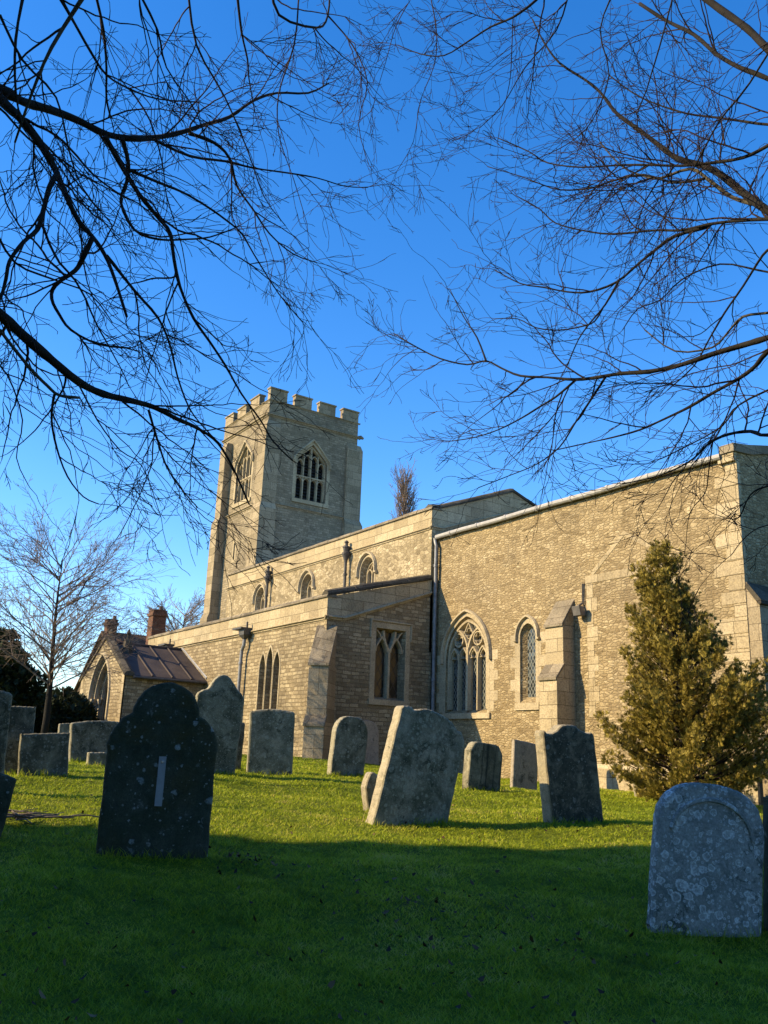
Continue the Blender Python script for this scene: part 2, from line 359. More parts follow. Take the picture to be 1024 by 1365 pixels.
def trefoil_head(cx, wd, zs, za):
    h = za - zs
    return [(cx - wd / 2, zs - 0.02), (cx - wd * 0.47, zs + h * 0.30), (cx - wd * 0.20, zs + h * 0.32), (cx - wd * 0.33, zs + h * 0.55), (cx - wd * 0.2, zs + h * 0.8), (cx, za),
            (cx + wd * 0.2, zs + h * 0.8), (cx + wd * 0.33, zs + h * 0.55), (cx + wd * 0.20, zs + h * 0.32), (cx + wd * 0.47, zs + h * 0.30), (cx + wd / 2, zs - 0.02)]

# ------------------------------------------------------------------ ground and grass
def ground_material():
    m, nt, b = new_mat('turf')
    g = nd(nt, 'NewGeometry'); p = g.outputs['Position']
    n1 = noise(nt, p, 0.8, 5, 0.65); n2 = noise(nt, p, 9, 5, 0.7); n3 = noise(nt, p, 70, 3, 0.7)
    c = ramp(nt, n2, [(0.25, (0.06, 0.085, 0.006)), (0.5, (0.16, 0.20, 0.010)), (0.75, (0.25, 0.27, 0.018))])
    c = mix(nt, ramp(nt, n1, [(0.5, 0.0), (0.75, 0.5)]), c, (0.09, 0.085, 0.03))
    c = mix(nt, 1.0, c, ramp(nt, n3, [(0.3, 0.45), (0.7, 1.3)]), 'MULTIPLY')
    setc(nt, b, c, 0.95, 0.1); bump(nt, b, mth(nt, 'ADD', n3, n2), 1.0, 0.04)
    return m
M['turf'] = ground_material()
gx = np.unique(np.r_[np.linspace(-700, -60, 22), np.linspace(-60, -25, 60), np.linspace(-25, 12, 150), np.linspace(12, 700, 24)])
gy = np.unique(np.r_[np.linspace(-700, -14, 24), np.linspace(-14, 24, 150), np.linspace(24, 60, 30), np.linspace(60, 700, 22)])
X, Y = np.meshgrid(gx, gy, indexing='ij')
def rough_ground(x, y):
    return 0.03 * np.sin(x * 1.3 + 0.7 * y) * np.sin(y * 1.1 - 0.4 * x) + 0.012 * np.sin(x * 3.7 - y * 2.1) + 0.010 * np.sin(y * 4.3 + x * 1.9)
Z = ground(X, Y) + rough_ground(X, Y) * ((np.abs(X + 15) < 40) & (np.abs(Y - 5) < 30))
nx, ny = X.shape; idx = np.arange(nx * ny).reshape(nx, ny)
fa = np.stack([idx[:-1, :-1], idx[1:, :-1], idx[1:, 1:], idx[:-1, 1:]], -1).reshape(-1, 4)
go = raw('ground', np.stack([X, Y, Z], -1).reshape(-1, 3), fa, 'turf', kind_loop=4, smooth=True)
go['kind'] = 'structure'; go['label'] = 'green churchyard lawn rising towards the church'

def blade_material():
    m, nt, b = new_mat('grass_blade')
    g = nd(nt, 'NewGeometry')
    rnd = g.outputs['Random Per Island']; big = noise(nt, g.outputs['Position'], 0.9, 4, 0.6); med = noise(nt, g.outputs['Position'], 4.5, 3, 0.6)
    f = mth(nt, 'ADD', mth(nt, 'MULTIPLY', rnd, 0.55), mth(nt, 'MULTIPLY', mth(nt, 'SUBTRACT', big, 0.40), 1.3))
    f = mth(nt, 'ADD', f, mth(nt, 'MULTIPLY', mth(nt, 'SUBTRACT', med, 0.42), 1.2))
    c = ramp(nt, f, [(0.0, (0.085, 0.115, 0.010)), (0.3, (0.235, 0.29, 0.016)), (0.6, (0.37, 0.43, 0.018)), (0.85, (0.50, 0.48, 0.06)), (1.0, (0.52, 0.42, 0.14))])
    setc(nt, b, c, 0.6, 0.25)
    tr = nd(nt, 'BsdfTranslucent', {'Color': c}); mx = nd(nt, 'MixShader', {0: 0.45})
    nt.links.new(b.outputs[0], mx.inputs[1]); nt.links.new(tr.outputs[0], mx.inputs[2])
    o = [n for n in nt.nodes if n.type == 'OUTPUT_MATERIAL'][0]; nt.links.new(mx.outputs[0], o.inputs[0])
    return m
M['blade'] = blade_material()
def blades(n, dmin, dmax, az0, az1, hmin, hmax, wd, power=0.9):
    u = RNG.random(n); D = dmin * (dmax / dmin) ** (u ** power); a = np.radians(az0 + (az1 - az0) * RNG.random(n))
    # clumps
    x = D * np.cos(a) + RNG.normal(0, .02, n); y = D * np.sin(a) + RNG.normal(0, .02, n)
    keep = ~((y > 17.0) & (x < -11.3)) & ~((y > 13.1) & (x < -22.4)) & ~((x < -31.1) & (x > -36) & (y > 10.1))
    x, y, D = x[keep], y[keep], D[keep]; n = len(x)
    z = ground(x, y) + rough_ground(x, y) - 0.006
    tuft = 0.65 + 0.8 * (np.sin(x * 5.1 + 2 * np.sin(y * 3.3)) * np.sin(y * 4.7 + 1.5 * np.sin(x * 2.9)) * 0.5 + 0.5)
    h = (hmin + (hmax - hmin) * RNG.random(n)) * tuft * (1 + D * 0.012)
    wv = wd * (0.7 + 0.6 * RNG.random(n)) * np.maximum(1.0, D / 5.0)
    th = RNG.random(n) * 2 * np.pi; ln = (RNG.random(n) * 1.5 + 0.5) * h; la = RNG.random(n) * 2 * np.pi
    bx, by = np.cos(th) * wv / 2, np.sin(th) * wv / 2; lx, ly = np.cos(la) * ln, np.sin(la) * ln
    B = np.stack([x, y, z], 1); o_ = np.zeros(n)
    v0 = B + np.stack([-bx, -by, o_], 1); v1 = B + np.stack([bx, by, o_], 1)
    v2 = B + np.stack([lx * .35 + bx * .75, ly * .35 + by * .75, h * .6], 1); v3 = B + np.stack([lx * .35 - bx * .75, ly * .35 - by * .75, h * .6], 1)
    v4 = B + np.stack([lx, ly, h], 1)
    V = np.stack([v0, v1, v2, v3, v4], 1).reshape(-1, 3); k = np.arange(n) * 5
    Fc = np.concatenate([np.stack([k, k + 1, k + 2], 1), np.stack([k, k + 2, k + 3], 1), np.stack([k + 3, k + 2, k + 4], 1)])
    return V, Fc
V, Fc = blades(360000, 3.4, 26, 117, 176, 0.014, 0.036, 0.0045)
gr = raw('grass', V, Fc, 'blade'); tag(gr, 'short green grass covering the churchyard lawn', 'grass', kind='stuff')

# fallen leaves
def leaf_mat():
    m, nt, b = new_mat('dead_leaf'); g = nd(nt, 'NewGeometry')
    setc(nt, b, ramp(nt, g.outputs['Random Per Island'], [(0, (0.035, 0.018, 0.010)), (0.6, (0.09, 0.045, 0.022)), (1, (0.22, 0.13, 0.06))]), 0.8, 0.2); return m
M['dead'] = leaf_mat()
n = 640; D = 3.6 * (14 / 3.6) ** RNG.random(n); a = np.radians(118 + 56 * RNG.random(n))
x = D * np.cos(a); y = D * np.sin(a)
cx, cy = -5.2 + RNG.normal(0, .8, 160), 4.2 + RNG.normal(0, .5, 160); x[:160] = cx; y[:160] = cy
bx, by = [], []
x[160:215] = -7.55 + RNG.normal(0, .22, 55); y[160:215] = 3.75 + RNG.normal(0, .13, 55)
z = ground(x, y) + rough_ground(x, y) + 0.03 + 0.02 * RNG.random(n)
s_ = (0.010 + 0.016 * RNG.random(n)); th = RNG.random(n) * 6.28
e1 = np.stack([np.cos(th), np.sin(th), RNG.normal(0, .45, n)], 1) * s_[:, None]; e2 = np.stack([-np.sin(th), np.cos(th), RNG.normal(0, .45, n)], 1) * (s_ * .62)[:, None]
C_ = np.stack([x, y, z], 1); cup = np.array([0, 0, 1.0]) * (s_ * 0.5)[:, None]
V = np.stack([C_ - e1 + cup, C_ - e2 * .9 - e1 * .2, C_ + e2 * .9 - e1 * .1, C_ + e1 + cup * .6, C_ + e1 * .55 + e2 * .6, C_ + e1 * .55 - e2 * .6], 1).reshape(-1, 3); k = np.arange(n) * 6
Fc = np.concatenate([np.stack([k, k + 1, k + 2], 1), np.stack([k + 1, k + 5, k + 2], 1), np.stack([k + 5, k + 4, k + 2], 1), np.stack([k + 5, k + 3, k + 4], 1)])
fl = raw('fallen_leaves', V, Fc, 'dead'); tag(fl, 'dark dead leaves scattered over the shaded front lawn', 'leaves', kind='stuff')

# ================================================================== THE CHURCH
XA, YA, YN, YC = -22.42, 13.18, 16.93, 17.15
church = empty('church', (XA, YA, 1.2))
tag(church, 'large buff limestone parish church with battlemented west tower, porch and long chancel', 'church')
def part(mb, name, mat, parent=None, **k): return mb.build(name, mat, parent or church, **k)
def coping(name, mat, p0, p1, fr_up, half, t, proj, parent=None, seg=0.8):
    """row of weathered coping blocks from p0 to p1 (3D), slightly uneven"""
    mb = MB(); p0 = np.array(p0, float); p1 = np.array(p1, float); L = np.linalg.norm(p1 - p0); k = max(1, int(L / seg)); d = (p1 - p0) / L
    up = np.array(fr_up[0], float); out = np.array(fr_up[1], float)
    for i in range(k):
        a = p0 + d * (L * i / k + 0.004); b_ = p0 + d * (L * (i + 1) / k - 0.004)
        j = random.uniform(-.008, .008); jt = random.uniform(-.01, .012); jo = random.uniform(-.008, .008)
        prof = [(proj + jo, 0), (proj + jo, t * 0.45 + jt * .5), (proj * 0.2, t + jt), (-half, t + jt + 0.05), (-half * 2, t * 0.6), (-half * 2, 0)]
        vs = [q + out * o + up * (h + j * .5) for q in (a, b_) for o, h in prof]; m_ = len(prof)
        mb.add(vs, [(e, (e + 1) % m_, m_ + (e + 1) % m_, m_ + e) for e in range(m_)] + [tuple(range(m_))[::-1], tuple(range(m_, 2 * m_))])
    return part(mb, name, mat, parent, bevel=0.012)
def string(mb, fr, pts, h=0.13, proj=0.09):
    """moulded string course following pts in the plane of fr"""
    pts = [np.array(p, float) for p in pts]
    prof = [(0.0, 0.0), (proj * .35, 0.005), (proj * .45, h * .35), (proj, h * .5), (proj, h * .68), (0.0, h)]
    m_ = len(prof); vs = [fr.p(p[0], p[1] + v, n_) for p in pts for n_, v in prof]
    mb.add(vs, [(i * m_ + e, i * m_ + e + 1, (i + 1) * m_ + e + 1, (i + 1) * m_ + e) for i in range(len(pts) - 1) for e in range(m_ - 1)]
           + [tuple(range(m_))[::-1], tuple(range((len(pts) - 1) * m_, len(pts) * m_))])

# ---- south aisle
fS = south(YA); fE = east(XA)
tri_x = [-26.35, -25.86, -25.37]
holes = []
for i, cx in enumerate(tri_x):
    top = 4.55 if i == 1 else 4.38
    holes.append((arch(cx, 0.40, 2.52, top - 0.50, top, 7), arch(cx, 0.26, 2.60, top - 0.52, top - 0.09, 7)))
A_TOP = 5.76; A_STR = 5.10
mb = MB().panel(fS, [(-37.3, 0.6), (XA, 0.6), (XA, A_TOP), (-37.3, A_TOP)], holes, 0.34)
ye0, ye1, ze0, ze1 = 14.93, 16.02, 2.93, 5.05
eh = [(ye0, ze0), (ye1, ze0), (ye1, ze1), (ye0, ze1)]; ei = [(ye0 + .10, ze0 + .10), (ye1 - .10, ze0 + .10), (ye1 - .10, ze1 - .08), (ye0 + .10, ze1 - .08)]
mb.panel(fE, [(YA, 0.5), (YN + .1, 0.5), (YN + .1, 6.78), (YA, A_TOP)], [(eh, ei)], 0.28)
mb.add([(-37.3, YA, .6), (-37.3, YN, .6), (-37.3, YN, 6.8), (-37.3, YA, A_TOP)], [(0, 1, 2, 3)])
part(mb, 'aisle_wall', 'coursed')
mb = MB().add([(-37.3, YA + .35, 5.5), (XA - .3, YA + .35, 5.5), (XA - .3, YN, 6.5), (-37.3, YN, 6.5)], [(0, 1, 2, 3)])
part(mb, 'aisle_roof', 'lead_roof')
# parapet ashlar band (a few mm proud of the wall) and string
mb = MB().prism(fS, [(-37.3, A_STR + .1), (XA + .004, A_STR + .1), (XA + .004, A_TOP), (-37.3, A_TOP)], -0.25, 0.012)
mb.prism(fE, [(YA + .01, A_STR + .1), (YA + .7, A_STR + .12), (YN + .05, 6.38), (YN + .05, 6.80), (YA + .01, A_TOP + .01)], -0.25, 0.012)
part(mb, 'aisle_parapet', 'ashlar')
mb = MB(); string(mb, fS, [(-37.35, A_STR), (XA + .09, A_STR)]); string(mb, fE, [(YA - .09, A_STR), (YA + .6, A_STR + .02), (YN + .02, 6.30)])
part(mb, 'aisle_string_course', 'ashlar')
coping('aisle_coping', 'coping', (-37.35, YA, A_TOP), (XA + .05, YA, A_TOP), ((0, 0, 1), (0, -1, 0)), .15, .12, .06)
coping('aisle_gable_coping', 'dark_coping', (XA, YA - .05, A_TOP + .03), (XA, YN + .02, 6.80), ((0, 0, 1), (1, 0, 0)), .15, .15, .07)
# triple lancet
win = MB(); gl = MB()
for i, cx in enumerate(tri_x):
    top = 4.55 if i == 1 else 4.38
    win.bar(fS, arch(cx, 0.47, 2.50, top - 0.52, top + 0.045, 7), 0.07, 0.0, 0.02, cham=.6)
    q = arch(cx, 0.28, 2.58, top - 0.52, top - 0.07, 7)
    gl.add([fS.p(u, v, -0.325) for u, v in q], [tuple(range(len(q)))])
win.prism(fS, [(-26.66, 2.38), (-25.06, 2.38), (-25.06, 2.52), (-26.66, 2.52)], 0.0, 0.05)
wo_ = part(win, 'triple_lancet_window', 'trac'); part(gl, 'pane', 'glass_dark', wo_)
# east window, two lights with Y tracery
win = MB(); cy = (ye0 + ye1) / 2; n0, n1 = -0.26, -0.06
win.bar(fE, [(ye0 - .09, ze0), (ye0 - .09, ze1 + .09), (ye1 + .09, ze1 + .09), (ye1 + .09, ze0)], 0.18, 0.0, 0.010, cham=.95)
win.bar(fE, [(ye0 - .20, 4.75), (ye0 - .20, ze1 + .22), (ye1 + .20, ze1 + .22), (ye1 + .20, 4.75)], 0.06, 0.0, 0.05)
win.prism(fE, [(ye0 - .2, ze0 - .16), (ye1 + .2, ze0 - .16), (ye1 + .2, ze0), (ye0 - .2, ze0)], 0.0, 0.045)
win.bar(fE, [(cy, ze0 + .05), (cy, 4.42)], 0.13, n0, n1)
win.bar(fE, [(cy, 4.38), (cy - .14, 4.62), (cy - .20, 4.80), (cy - .22, 5.0)], 0.11, n0, n1 - .003)
win.bar(fE, [(cy, 4.38), (cy + .14, 4.62), (cy + .20, 4.80), (cy + .22, 5.0)], 0.11, n0, n1 - .005)
for sgn in (-1, 1):
    c2 = cy + sgn * 0.27
    win.bar(fE, [(c2 - .22, 4.36), (c2 - .19, 4.52), (c2 - .10, 4.66), (c2, 4.80), (c2 + .10, 4.66), (c2 + .19, 4.52), (c2 + .22, 4.36)], 0.08, n0, n1 - .012)
    win.bar(fE, [(c2 + sgn * .02, 4.76), (c2 + sgn * .10, 4.90), (c2 + sgn * .2, 5.0)], 0.07, n0, n1 - .016)
wo_ = part(win, 'east_aisle_window', 'trac')
part(MB().add([fE.p(u, v, -.24) for u, v in ei], [(0, 1, 2, 3)]), 'pane', 'glass_dark', wo_)
# diagonal buttress at the south-east corner
def local_box(o, ux, uy):
    o, ux, uy = (np.array(a, float) for a in (o, ux, uy))
    return lambda u, v, z: tuple(o + ux * u + uy * v + np.array((0, 0, z)))
q = math.sqrt(.5); L_ = local_box((XA, YA, 0), (q, q, 0), (q, -q, 0))          # u across, v outward
def buttress(name, Lf, hw, stages, mat, capmat, zb):
    """stages = [(outward depth, z of the top of its vertical face)], lowest first; the weatherings are their own part"""
    mb = MB(); caps = []; z0 = zb; k = len(stages)
    for i, (d, zt) in enumerate(stages):
        nd_ = stages[i + 1][0] if i + 1 < k else -0.10
        rise = (d - nd_) * 1.35 if i + 1 < k else (d - nd_) * 1.55
        mb.add([Lf(u, v, z) for z in (z0, zt) for u, v in ((-hw, -.35), (hw, -.35), (hw, d), (-hw, d))],
               [(0, 1, 2, 3), (4, 5, 6, 7), (0, 1, 5, 4), (1, 2, 6, 5), (2, 3, 7, 6), (3, 0, 4, 7)])
        mb.add([Lf(u, v, z) for u in (-hw, hw) for v, z in ((d, zt), (nd_, zt + rise), (nd_, zt))], [(0, 1, 2), (3, 4, 5), (0, 1, 4, 3)])
        e = .025; tk = .07; cap = MB(); caps.append(cap)
        cap.add([Lf(u, v, z) for u in (-hw - e, hw + e) for v, z in ((d + .05, zt - .03), (nd_ - .02, zt + rise + .02), (nd_ - .02, zt + rise + tk + .04), (d + .05, zt + tk - .02))],
                [(0, 1, 2, 3), (7, 6, 5, 4), (0, 4, 5, 1), (1, 5, 6, 2), (2, 6, 7, 3), (3, 7, 4, 0)])
        z0 = zt
    o = part(mb, name, mat, bevel=.012)
    for cap in caps: part(cap, 'weathering', capmat, o, bevel=.015)
    return o
buttress('corner_buttress', L_, 0.29, [(0.78, 2.05), (0.62, 3.72)], 'ashlar_grey', 'coping', 0.6)

# ---- nave with clerestory
fN = south(YN)
cl_x = [-34.52, -30.47, -26.16]
holes = [(arch(cx, 0.92, 6.6, 7.62, 8.14, 9), arch(cx, 0.66, 6.7, 7.60, 7.98, 9)) for cx in cl_x]
N_TOP = 9.14; N_STR = 8.46
mb = MB().panel(fN, [(-38.0, 4.5), (XA, 4.5), (XA, N_TOP), (-38.0, N_TOP)], holes, 0.36)
NY1, NAP = 23.9, 20.45
mb.panel(fE, [(YN, 4.5), (NY1, 4.5), (NY1, N_TOP + .1), (NAP, 10.40), (YN + .35, N_TOP + .08), (YN, N_TOP)], [], 0.1)
mb.add([(-38, NY1, 1), (XA, NY1, 1), (XA, NY1, N_TOP), (-38, NY1, N_TOP), (-38, YN, 4.5), (-38, YN, N_TOP)], [(0, 1, 2, 3), (0, 3, 5, 4)])
part(mb, 'nave_wall', 'clerestory')
part(MB().add([(-36, YN + .3, 8.9), (XA - .3, YN + .3, 8.9), (XA - .3, NAP, 9.95), (-36, NAP, 9.95), (XA - .3, NY1, 8.9), (-36, NY1, 8.9)], [(0, 1, 2, 3), (3, 2, 4, 5)]), 'nave_roof', 'lead_roof')
mb = MB().prism(fN, [(-38.0, N_STR + .1), (XA + .004, N_STR + .1), (XA + .004, N_TOP), (-38.0, N_TOP)], -0.3, 0.012)
mb.prism(fE, [(YN + .01, N_STR + .12), (YN + .4, N_STR + .14), (NAP, 9.74), (NY1, N_STR + .14), (NY1, N_TOP + .1), (NAP, 10.42), (YN + .35, N_TOP + .09), (YN + .01, N_TOP + .01)], -0.3, 0.014)
part(mb, 'nave_parapet', 'ashlar')
mb = MB(); string(mb, fN, [(-38.05, N_STR), (XA + .09, N_STR)]); string(mb, fE, [(YN - .09, N_STR), (YN + .4, N_STR + .02), (NAP, 9.62), (NY1, N_STR)])
part(mb, 'nave_string_course', 'ashlar')
coping('nave_coping', 'coping', (-38.05, YN, N_TOP), (XA + .06, YN, N_TOP), ((0, 0, 1), (0, -1, 0)), .18, .12, .07)
for nm, a, b_ in (('nave_gable_coping', (XA, YN - .05, N_TOP + .02), (XA, YN + .4, N_TOP + .1)), ('nave_gable_coping', (XA, YN + .4, N_TOP + .1), (XA, NAP + .02, 10.42)), ('nave_gable_coping', (XA, NAP - .02, 10.42), (XA, NY1, N_TOP + .1))):
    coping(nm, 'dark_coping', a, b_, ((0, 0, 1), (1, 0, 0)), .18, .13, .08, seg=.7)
for cx in cl_x:
    win = MB(); n0, n1 = -0.34, -0.20
    hood = arch_top(cx, 1.14, 7.64, 8.30, 10)
    win.bar(fN, [(hood[0][0] - .10, hood[0][1] - .12), (hood[0][0], hood[0][1] - .12)] + hood + [(hood[-1][0], hood[-1][1] - .12), (hood[-1][0] + .10, hood[-1][1] - .12)], 0.10, -0.01, 0.11, cham=.5)
    win.bar(fN, arch(cx, 0.99, 6.7, 7.62, 8.18, 9), 0.07, 0.0, 0.012, cham=.8)
    win.bar(fN, [(cx, 6.7), (cx, 7.62)], .07, n0, n1)
    for sg in (-1, 1):
        win.bar(fN, arch_top(cx + sg * .165, .33, 7.50, 7.74, 6), .05, n0, n1 - .004)
    win.bar(fN, [(cx - .1, 7.72), (cx, 7.62), (cx + .1, 7.72), (cx, 7.90)], .045, n0, n1 - .008, closed=True)
    win.bar(fN, arch(cx, .64, 6.7, 7.60, 7.97, 9), .07, n0, n1 - .002)
    wo_ = part(win, 'clerestory_window', 'trac')
    q = arch(cx, .64, 6.7, 7.60, 7.97, 9)
    part(MB().add([fN.p(u, v, -.33) for u, v in q], [tuple(range(len(q)))]), 'pane', 'glass_plain', wo_)
# ornate rainwater pipes on the clerestory
for x_ in (-33.65, -27.40):
    mb = MB(); y_ = YN - .16
    mb.tube([(x_, y_, 8.2), (x_, y_, 5.9)], .055, 10)
    for z_ in (7.7, 6.9): mb.tube([(x_, y_, z_), (x_, y_, z_ - .07)], .075, 10)
    o = part(mb, 'clerestory_downpipe', 'iron', smooth=False)
    hp = MB().lathe((x_, y_, 8.08), [(.05, 0), (.065, .10), (.13, .28), (.15, .34), (.15, .40), (.10, .44), (.12, .56), (.14, .58), (.14, .63), (.06, .66), (.055, .74), (.09, .80), (.03, .86)], 12)
    hp.box(x_ - .05, x_ + .05, y_, YN, 8.62, 8.72)
    part(hp, 'hopper_head', 'iron', o)

# ---- chancel
fC = south(YC); XE = -11.4; C_TOP = 8.20
wcx = -20.86; ww = 1.98
big_o = arch(wcx, ww, 2.62, 4.22, 5.50, 12); big_i = arch(wcx, ww - .20, 2.74, 4.22, 5.36, 12)
lcx = -18.2
lan_o = arch(lcx, 0.66, 2.86, 4.66, 5.05, 9); lan_i = arch(lcx + .03, 0.40, 3.02, 4.62, 4.90, 9)
mb = MB().panel(fC, [(XA, 0.2), (XE, 0.2), (XE, C_TOP), (XA, C_TOP)], [(big_o, big_i, .24), (lan_o, lan_i, .17)], 0.30)
fCE = east(XE); CY1, CAP = 23.6, 20.4
mb.panel(fCE, [(YC, 0.2), (CY1, 0.2), (CY1, 8.3), (CAP, 8.95), (YC, 8.3)], [], .1)
mb.add([(XA, CY1, .2), (XE, CY1, .2), (XE, CY1, C_TOP), (XA, CY1, C_TOP)], [(0, 1, 2, 3)])
part(mb, 'chancel_wall', 'rubble')
part(MB().add([(XA, YC - .08, 8.18), (XE - .25, YC - .08, 8.18), (XE - .25, CAP, 8.85), (XA, CAP, 8.85), (XE - .25, CY1, 8.2), (XA, CY1, 8.2)], [(0, 1, 2, 3), (3, 2, 4, 5)]), 'chancel_roof', 'lead_roof')
# gutter along the eaves
mb = MB(); xs = np.linspace(XA + .10, XE - .32, 9)
mb.tube([(x, YC - .10, 8.20 + .012 * math.sin(i * 2.1)) for i, x in enumerate(xs)], .075, 10)
for x in np.arange(XA + .8, XE - .4, 1.3): mb.tube([(x, YC - .10, 8.20), (x + .07, YC - .10, 8.20)], .090, 10)
part(mb, 'eaves_gutter', 'gutter')
mb = MB().prism(fCE, [(YC - .14, 8.22), (YC + .5, 8.27), (CAP, 8.92), (CY1, 8.27), (CY1, 8.40), (CAP, 9.08), (YC + .35, 8.48), (YC - .14, 8.42)], -.34, .05)
part(mb, 'chancel_gable_coping', 'coping', bevel=.015)
mb = MB().prism(fC, [(XE - .42, 8.02), (XE + .003, 8.02), (XE + .003, 8.30), (XE - .42, 8.22)], 0, .10)
part(mb, 'kneeler', 'ashlar', bevel=.01)
# thickened lower stage at the east end, with a sloping set-off
mb = MB().prism(Frame((0, YC, 0), (1, 0, 0), (0, 0, 1), (0, 1, 0)), [(XE, .2), (XE + .30, .2), (XE + .30, 4.80), (XE + .02, 5.25), (XE, 5.25)], .012, CY1 - YC)
part(mb, 'east_plinth_stage', 'ashlar_grey')
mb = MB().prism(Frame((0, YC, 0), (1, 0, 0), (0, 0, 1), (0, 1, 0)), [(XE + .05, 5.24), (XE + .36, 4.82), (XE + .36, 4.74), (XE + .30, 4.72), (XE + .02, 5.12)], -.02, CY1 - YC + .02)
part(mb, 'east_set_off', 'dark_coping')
# quoins
mb = MB(); z_ = .6; i = 0
while z_ < 8.0:
    hh = random.uniform(.26, .36); ln = random.uniform(.55, .8) if i % 2 else random.uniform(.28, .42)
    mb.prism(fC, [(XE - ln, z_ + .008), (XE + .003, z_ + .008), (XE + .003, z_ + hh - .008), (XE - ln, z_ + hh - .008)], -.1, .006 + random.uniform(0, .006)); z_ += hh; i += 1
part(mb, 'quoins', 'ashlar', bevel=.006)
# four-light pointed window
win = MB(); n0, n1 = -0.22, -0.06
hd = arch_top(wcx, ww + .26, 4.22, 5.66, 12)
win.bar(fC, [(hd[0][0], hd[0][1] - .10)] + hd + [(hd[-1][0], hd[-1][1] - .10)], .10, -.01, .10, cham=.5)
win.bar(fC, arch(wcx, ww + .08, 2.62, 4.22, 5.55, 12), .12, 0, .010, cham=.9)
zq = 2.66
for sg in (-1, 1):      # toothed jamb stones
    for k in range(6):
        l_ = .34 if k % 2 else .18; e = wcx + sg * (ww / 2 + .10)
        win.prism(fC, [(min(e, e + sg * l_), zq + k * .29), (max(e, e + sg * l_), zq + k * .29), (max(e, e + sg * l_), zq + k * .29 + .28), (min(e, e + sg * l_), zq + k * .29 + .28)], -.05, .006)
win.prism(fC, [(wcx - ww / 2 - .14, 2.46), (wcx + ww / 2 + .14, 2.46), (wcx + ww / 2 + .14, 2.62), (wcx - ww / 2 - .14, 2.62)], -.05, .06)
win.bar(fC, [(wcx, 2.7), (wcx, 4.55)], .17, n0, n1 + .03)
win.bar(fC, arch(wcx, ww - .20, 2.74, 4.22, 5.36, 12), .12, n0, n1 + .02)
for sg in (-1, 1):
    c2 = wcx + sg * .445
    win.bar(fC, arch_top(c2, .86, 4.42, 5.10, 8), .10, n0, n1 + .01)
    win.bar(fC, [(c2, 2.7), (c2, 4.40)], .085, n0, n1)
    for s2 in (-1, 1):
        c3 = c2 + s2 * .215
        win.bar(fC, arch_top(c3, .42, 4.16, 4.55, 7), .075, n0, n1 - .004)
        win.bar(fC, trefoil_head(c3, .38, 4.14, 4.48), .035, n0, n1 - .04)
    win.bar(fC, circle(c2, 4.80, .20, 18), .06, n0, n1 - .006, closed=True)
    win.bar(fC, quatrefoil(c2, 4.80, .19), .035, n0, n1 - .03, closed=True)
win.bar(fC, [(wcx, 4.62), (wcx - .22, 4.95), (wcx, 5.30), (wcx + .22, 4.95)], .065, n0, n1 - .008, closed=True)
win.bar(fC, quatrefoil(wcx, 4.98, .17), .035, n0, n1 - .03, closed=True)
wo_ = part(win, 'four_light_window', 'trac')
q_ = arch(wcx, ww - .22, 2.70, 4.22, 5.35, 12)
part(MB().add([fC.p(u, v, -.205) for u, v in q_], [tuple(range(len(q_)))]), 'pane', 'glass', wo_)
for sg in (-.66, -.22, .23, .66):
    sb = MB(); z_ = 3.6
    sb.box(wcx + sg - .16, wcx + sg + .16, YC + .185, YC + .195, z_, z_ + .015); part(sb, 'saddle_bar', 'iron', wo_)
# chancel lancet
win = MB(); hd = arch_top(lcx, .86, 4.66, 5.22, 9)
win.bar(fC, [(hd[0][0] - .06, hd[0][1] - .10), (hd[0][0], hd[0][1] - .10)] + hd + [(hd[-1][0], hd[-1][1] - .10), (hd[-1][0] + .06, hd[-1][1] - .10)], .09, -.01, .09, cham=.5)
win.bar(fC, arch(lcx, .74, 2.84, 4.66, 5.08, 9), .13, 0, .010, cham=.92)
for sg in (-1, 1):
    for k in range(6):
        l_ = .30 if k % 2 else .12; e = lcx + sg * .40
        win.prism(fC, [(min(e, e + sg * l_), 2.88 + k * .31), (max(e, e + sg * l_), 2.88 + k * .31), (max(e, e + sg * l_), 2.88 + k * .31 + .30), (min(e, e + sg * l_), 2.88 + k * .31 + .30)], -.05, .006)
win.prism(fC, [(lcx - .48, 2.66), (lcx + .46, 2.66), (lcx + .46, 2.85), (lcx - .48, 2.85)], -.05, .05)
wo_ = part(win, 'lancet_window', 'trac')
q_ = arch(lcx + .03, .42, 3.0, 4.62, 4.91, 9)
part(MB().add([fC.p(u, v, -.160) for u, v in q_], [tuple(range(len(q_)))]), 'pane', 'glass', wo_)
# chancel buttress
Lb = local_box((-16.77, YC, 0), (1, 0, 0), (0, -1, 0))
buttress('chancel_buttress', Lb, .32, [(.66, 3.36), (.42, 4.75)], 'ashlar', 'coping', .3)
# blocked opening and its dressings
mb = MB(); bx0, bx1 = -16.0, -13.2
zz = 2.45; k = 0
for k in range(9):
    l_ = .36 if k % 2 else .22
    mb.prism(fC, [(bx0, zz), (bx0 + l_, zz), (bx0 + l_, zz + .365), (bx0, zz + .365)], -.05, .008); mb.prism(fC, [(bx1 - l_, zz), (bx1, zz), (bx1, zz + .365), (bx1 - l_, zz + .365)], -.05, .008); zz += .375
mb.prism(fC, [(bx0 - .02, 5.83), (bx1 + .02, 5.83), (bx1 + .02, 6.03), (bx0 - .02, 6.03)], -.05, .014)
mb.bar(fC, [(bx0 + .2, 6.05), (-14.7, 6.95), (bx1 - .1, 6.1)], .12, -.05, .010, cham=.9)
part(mb, 'blocked_opening_dressing', 'ashlar')
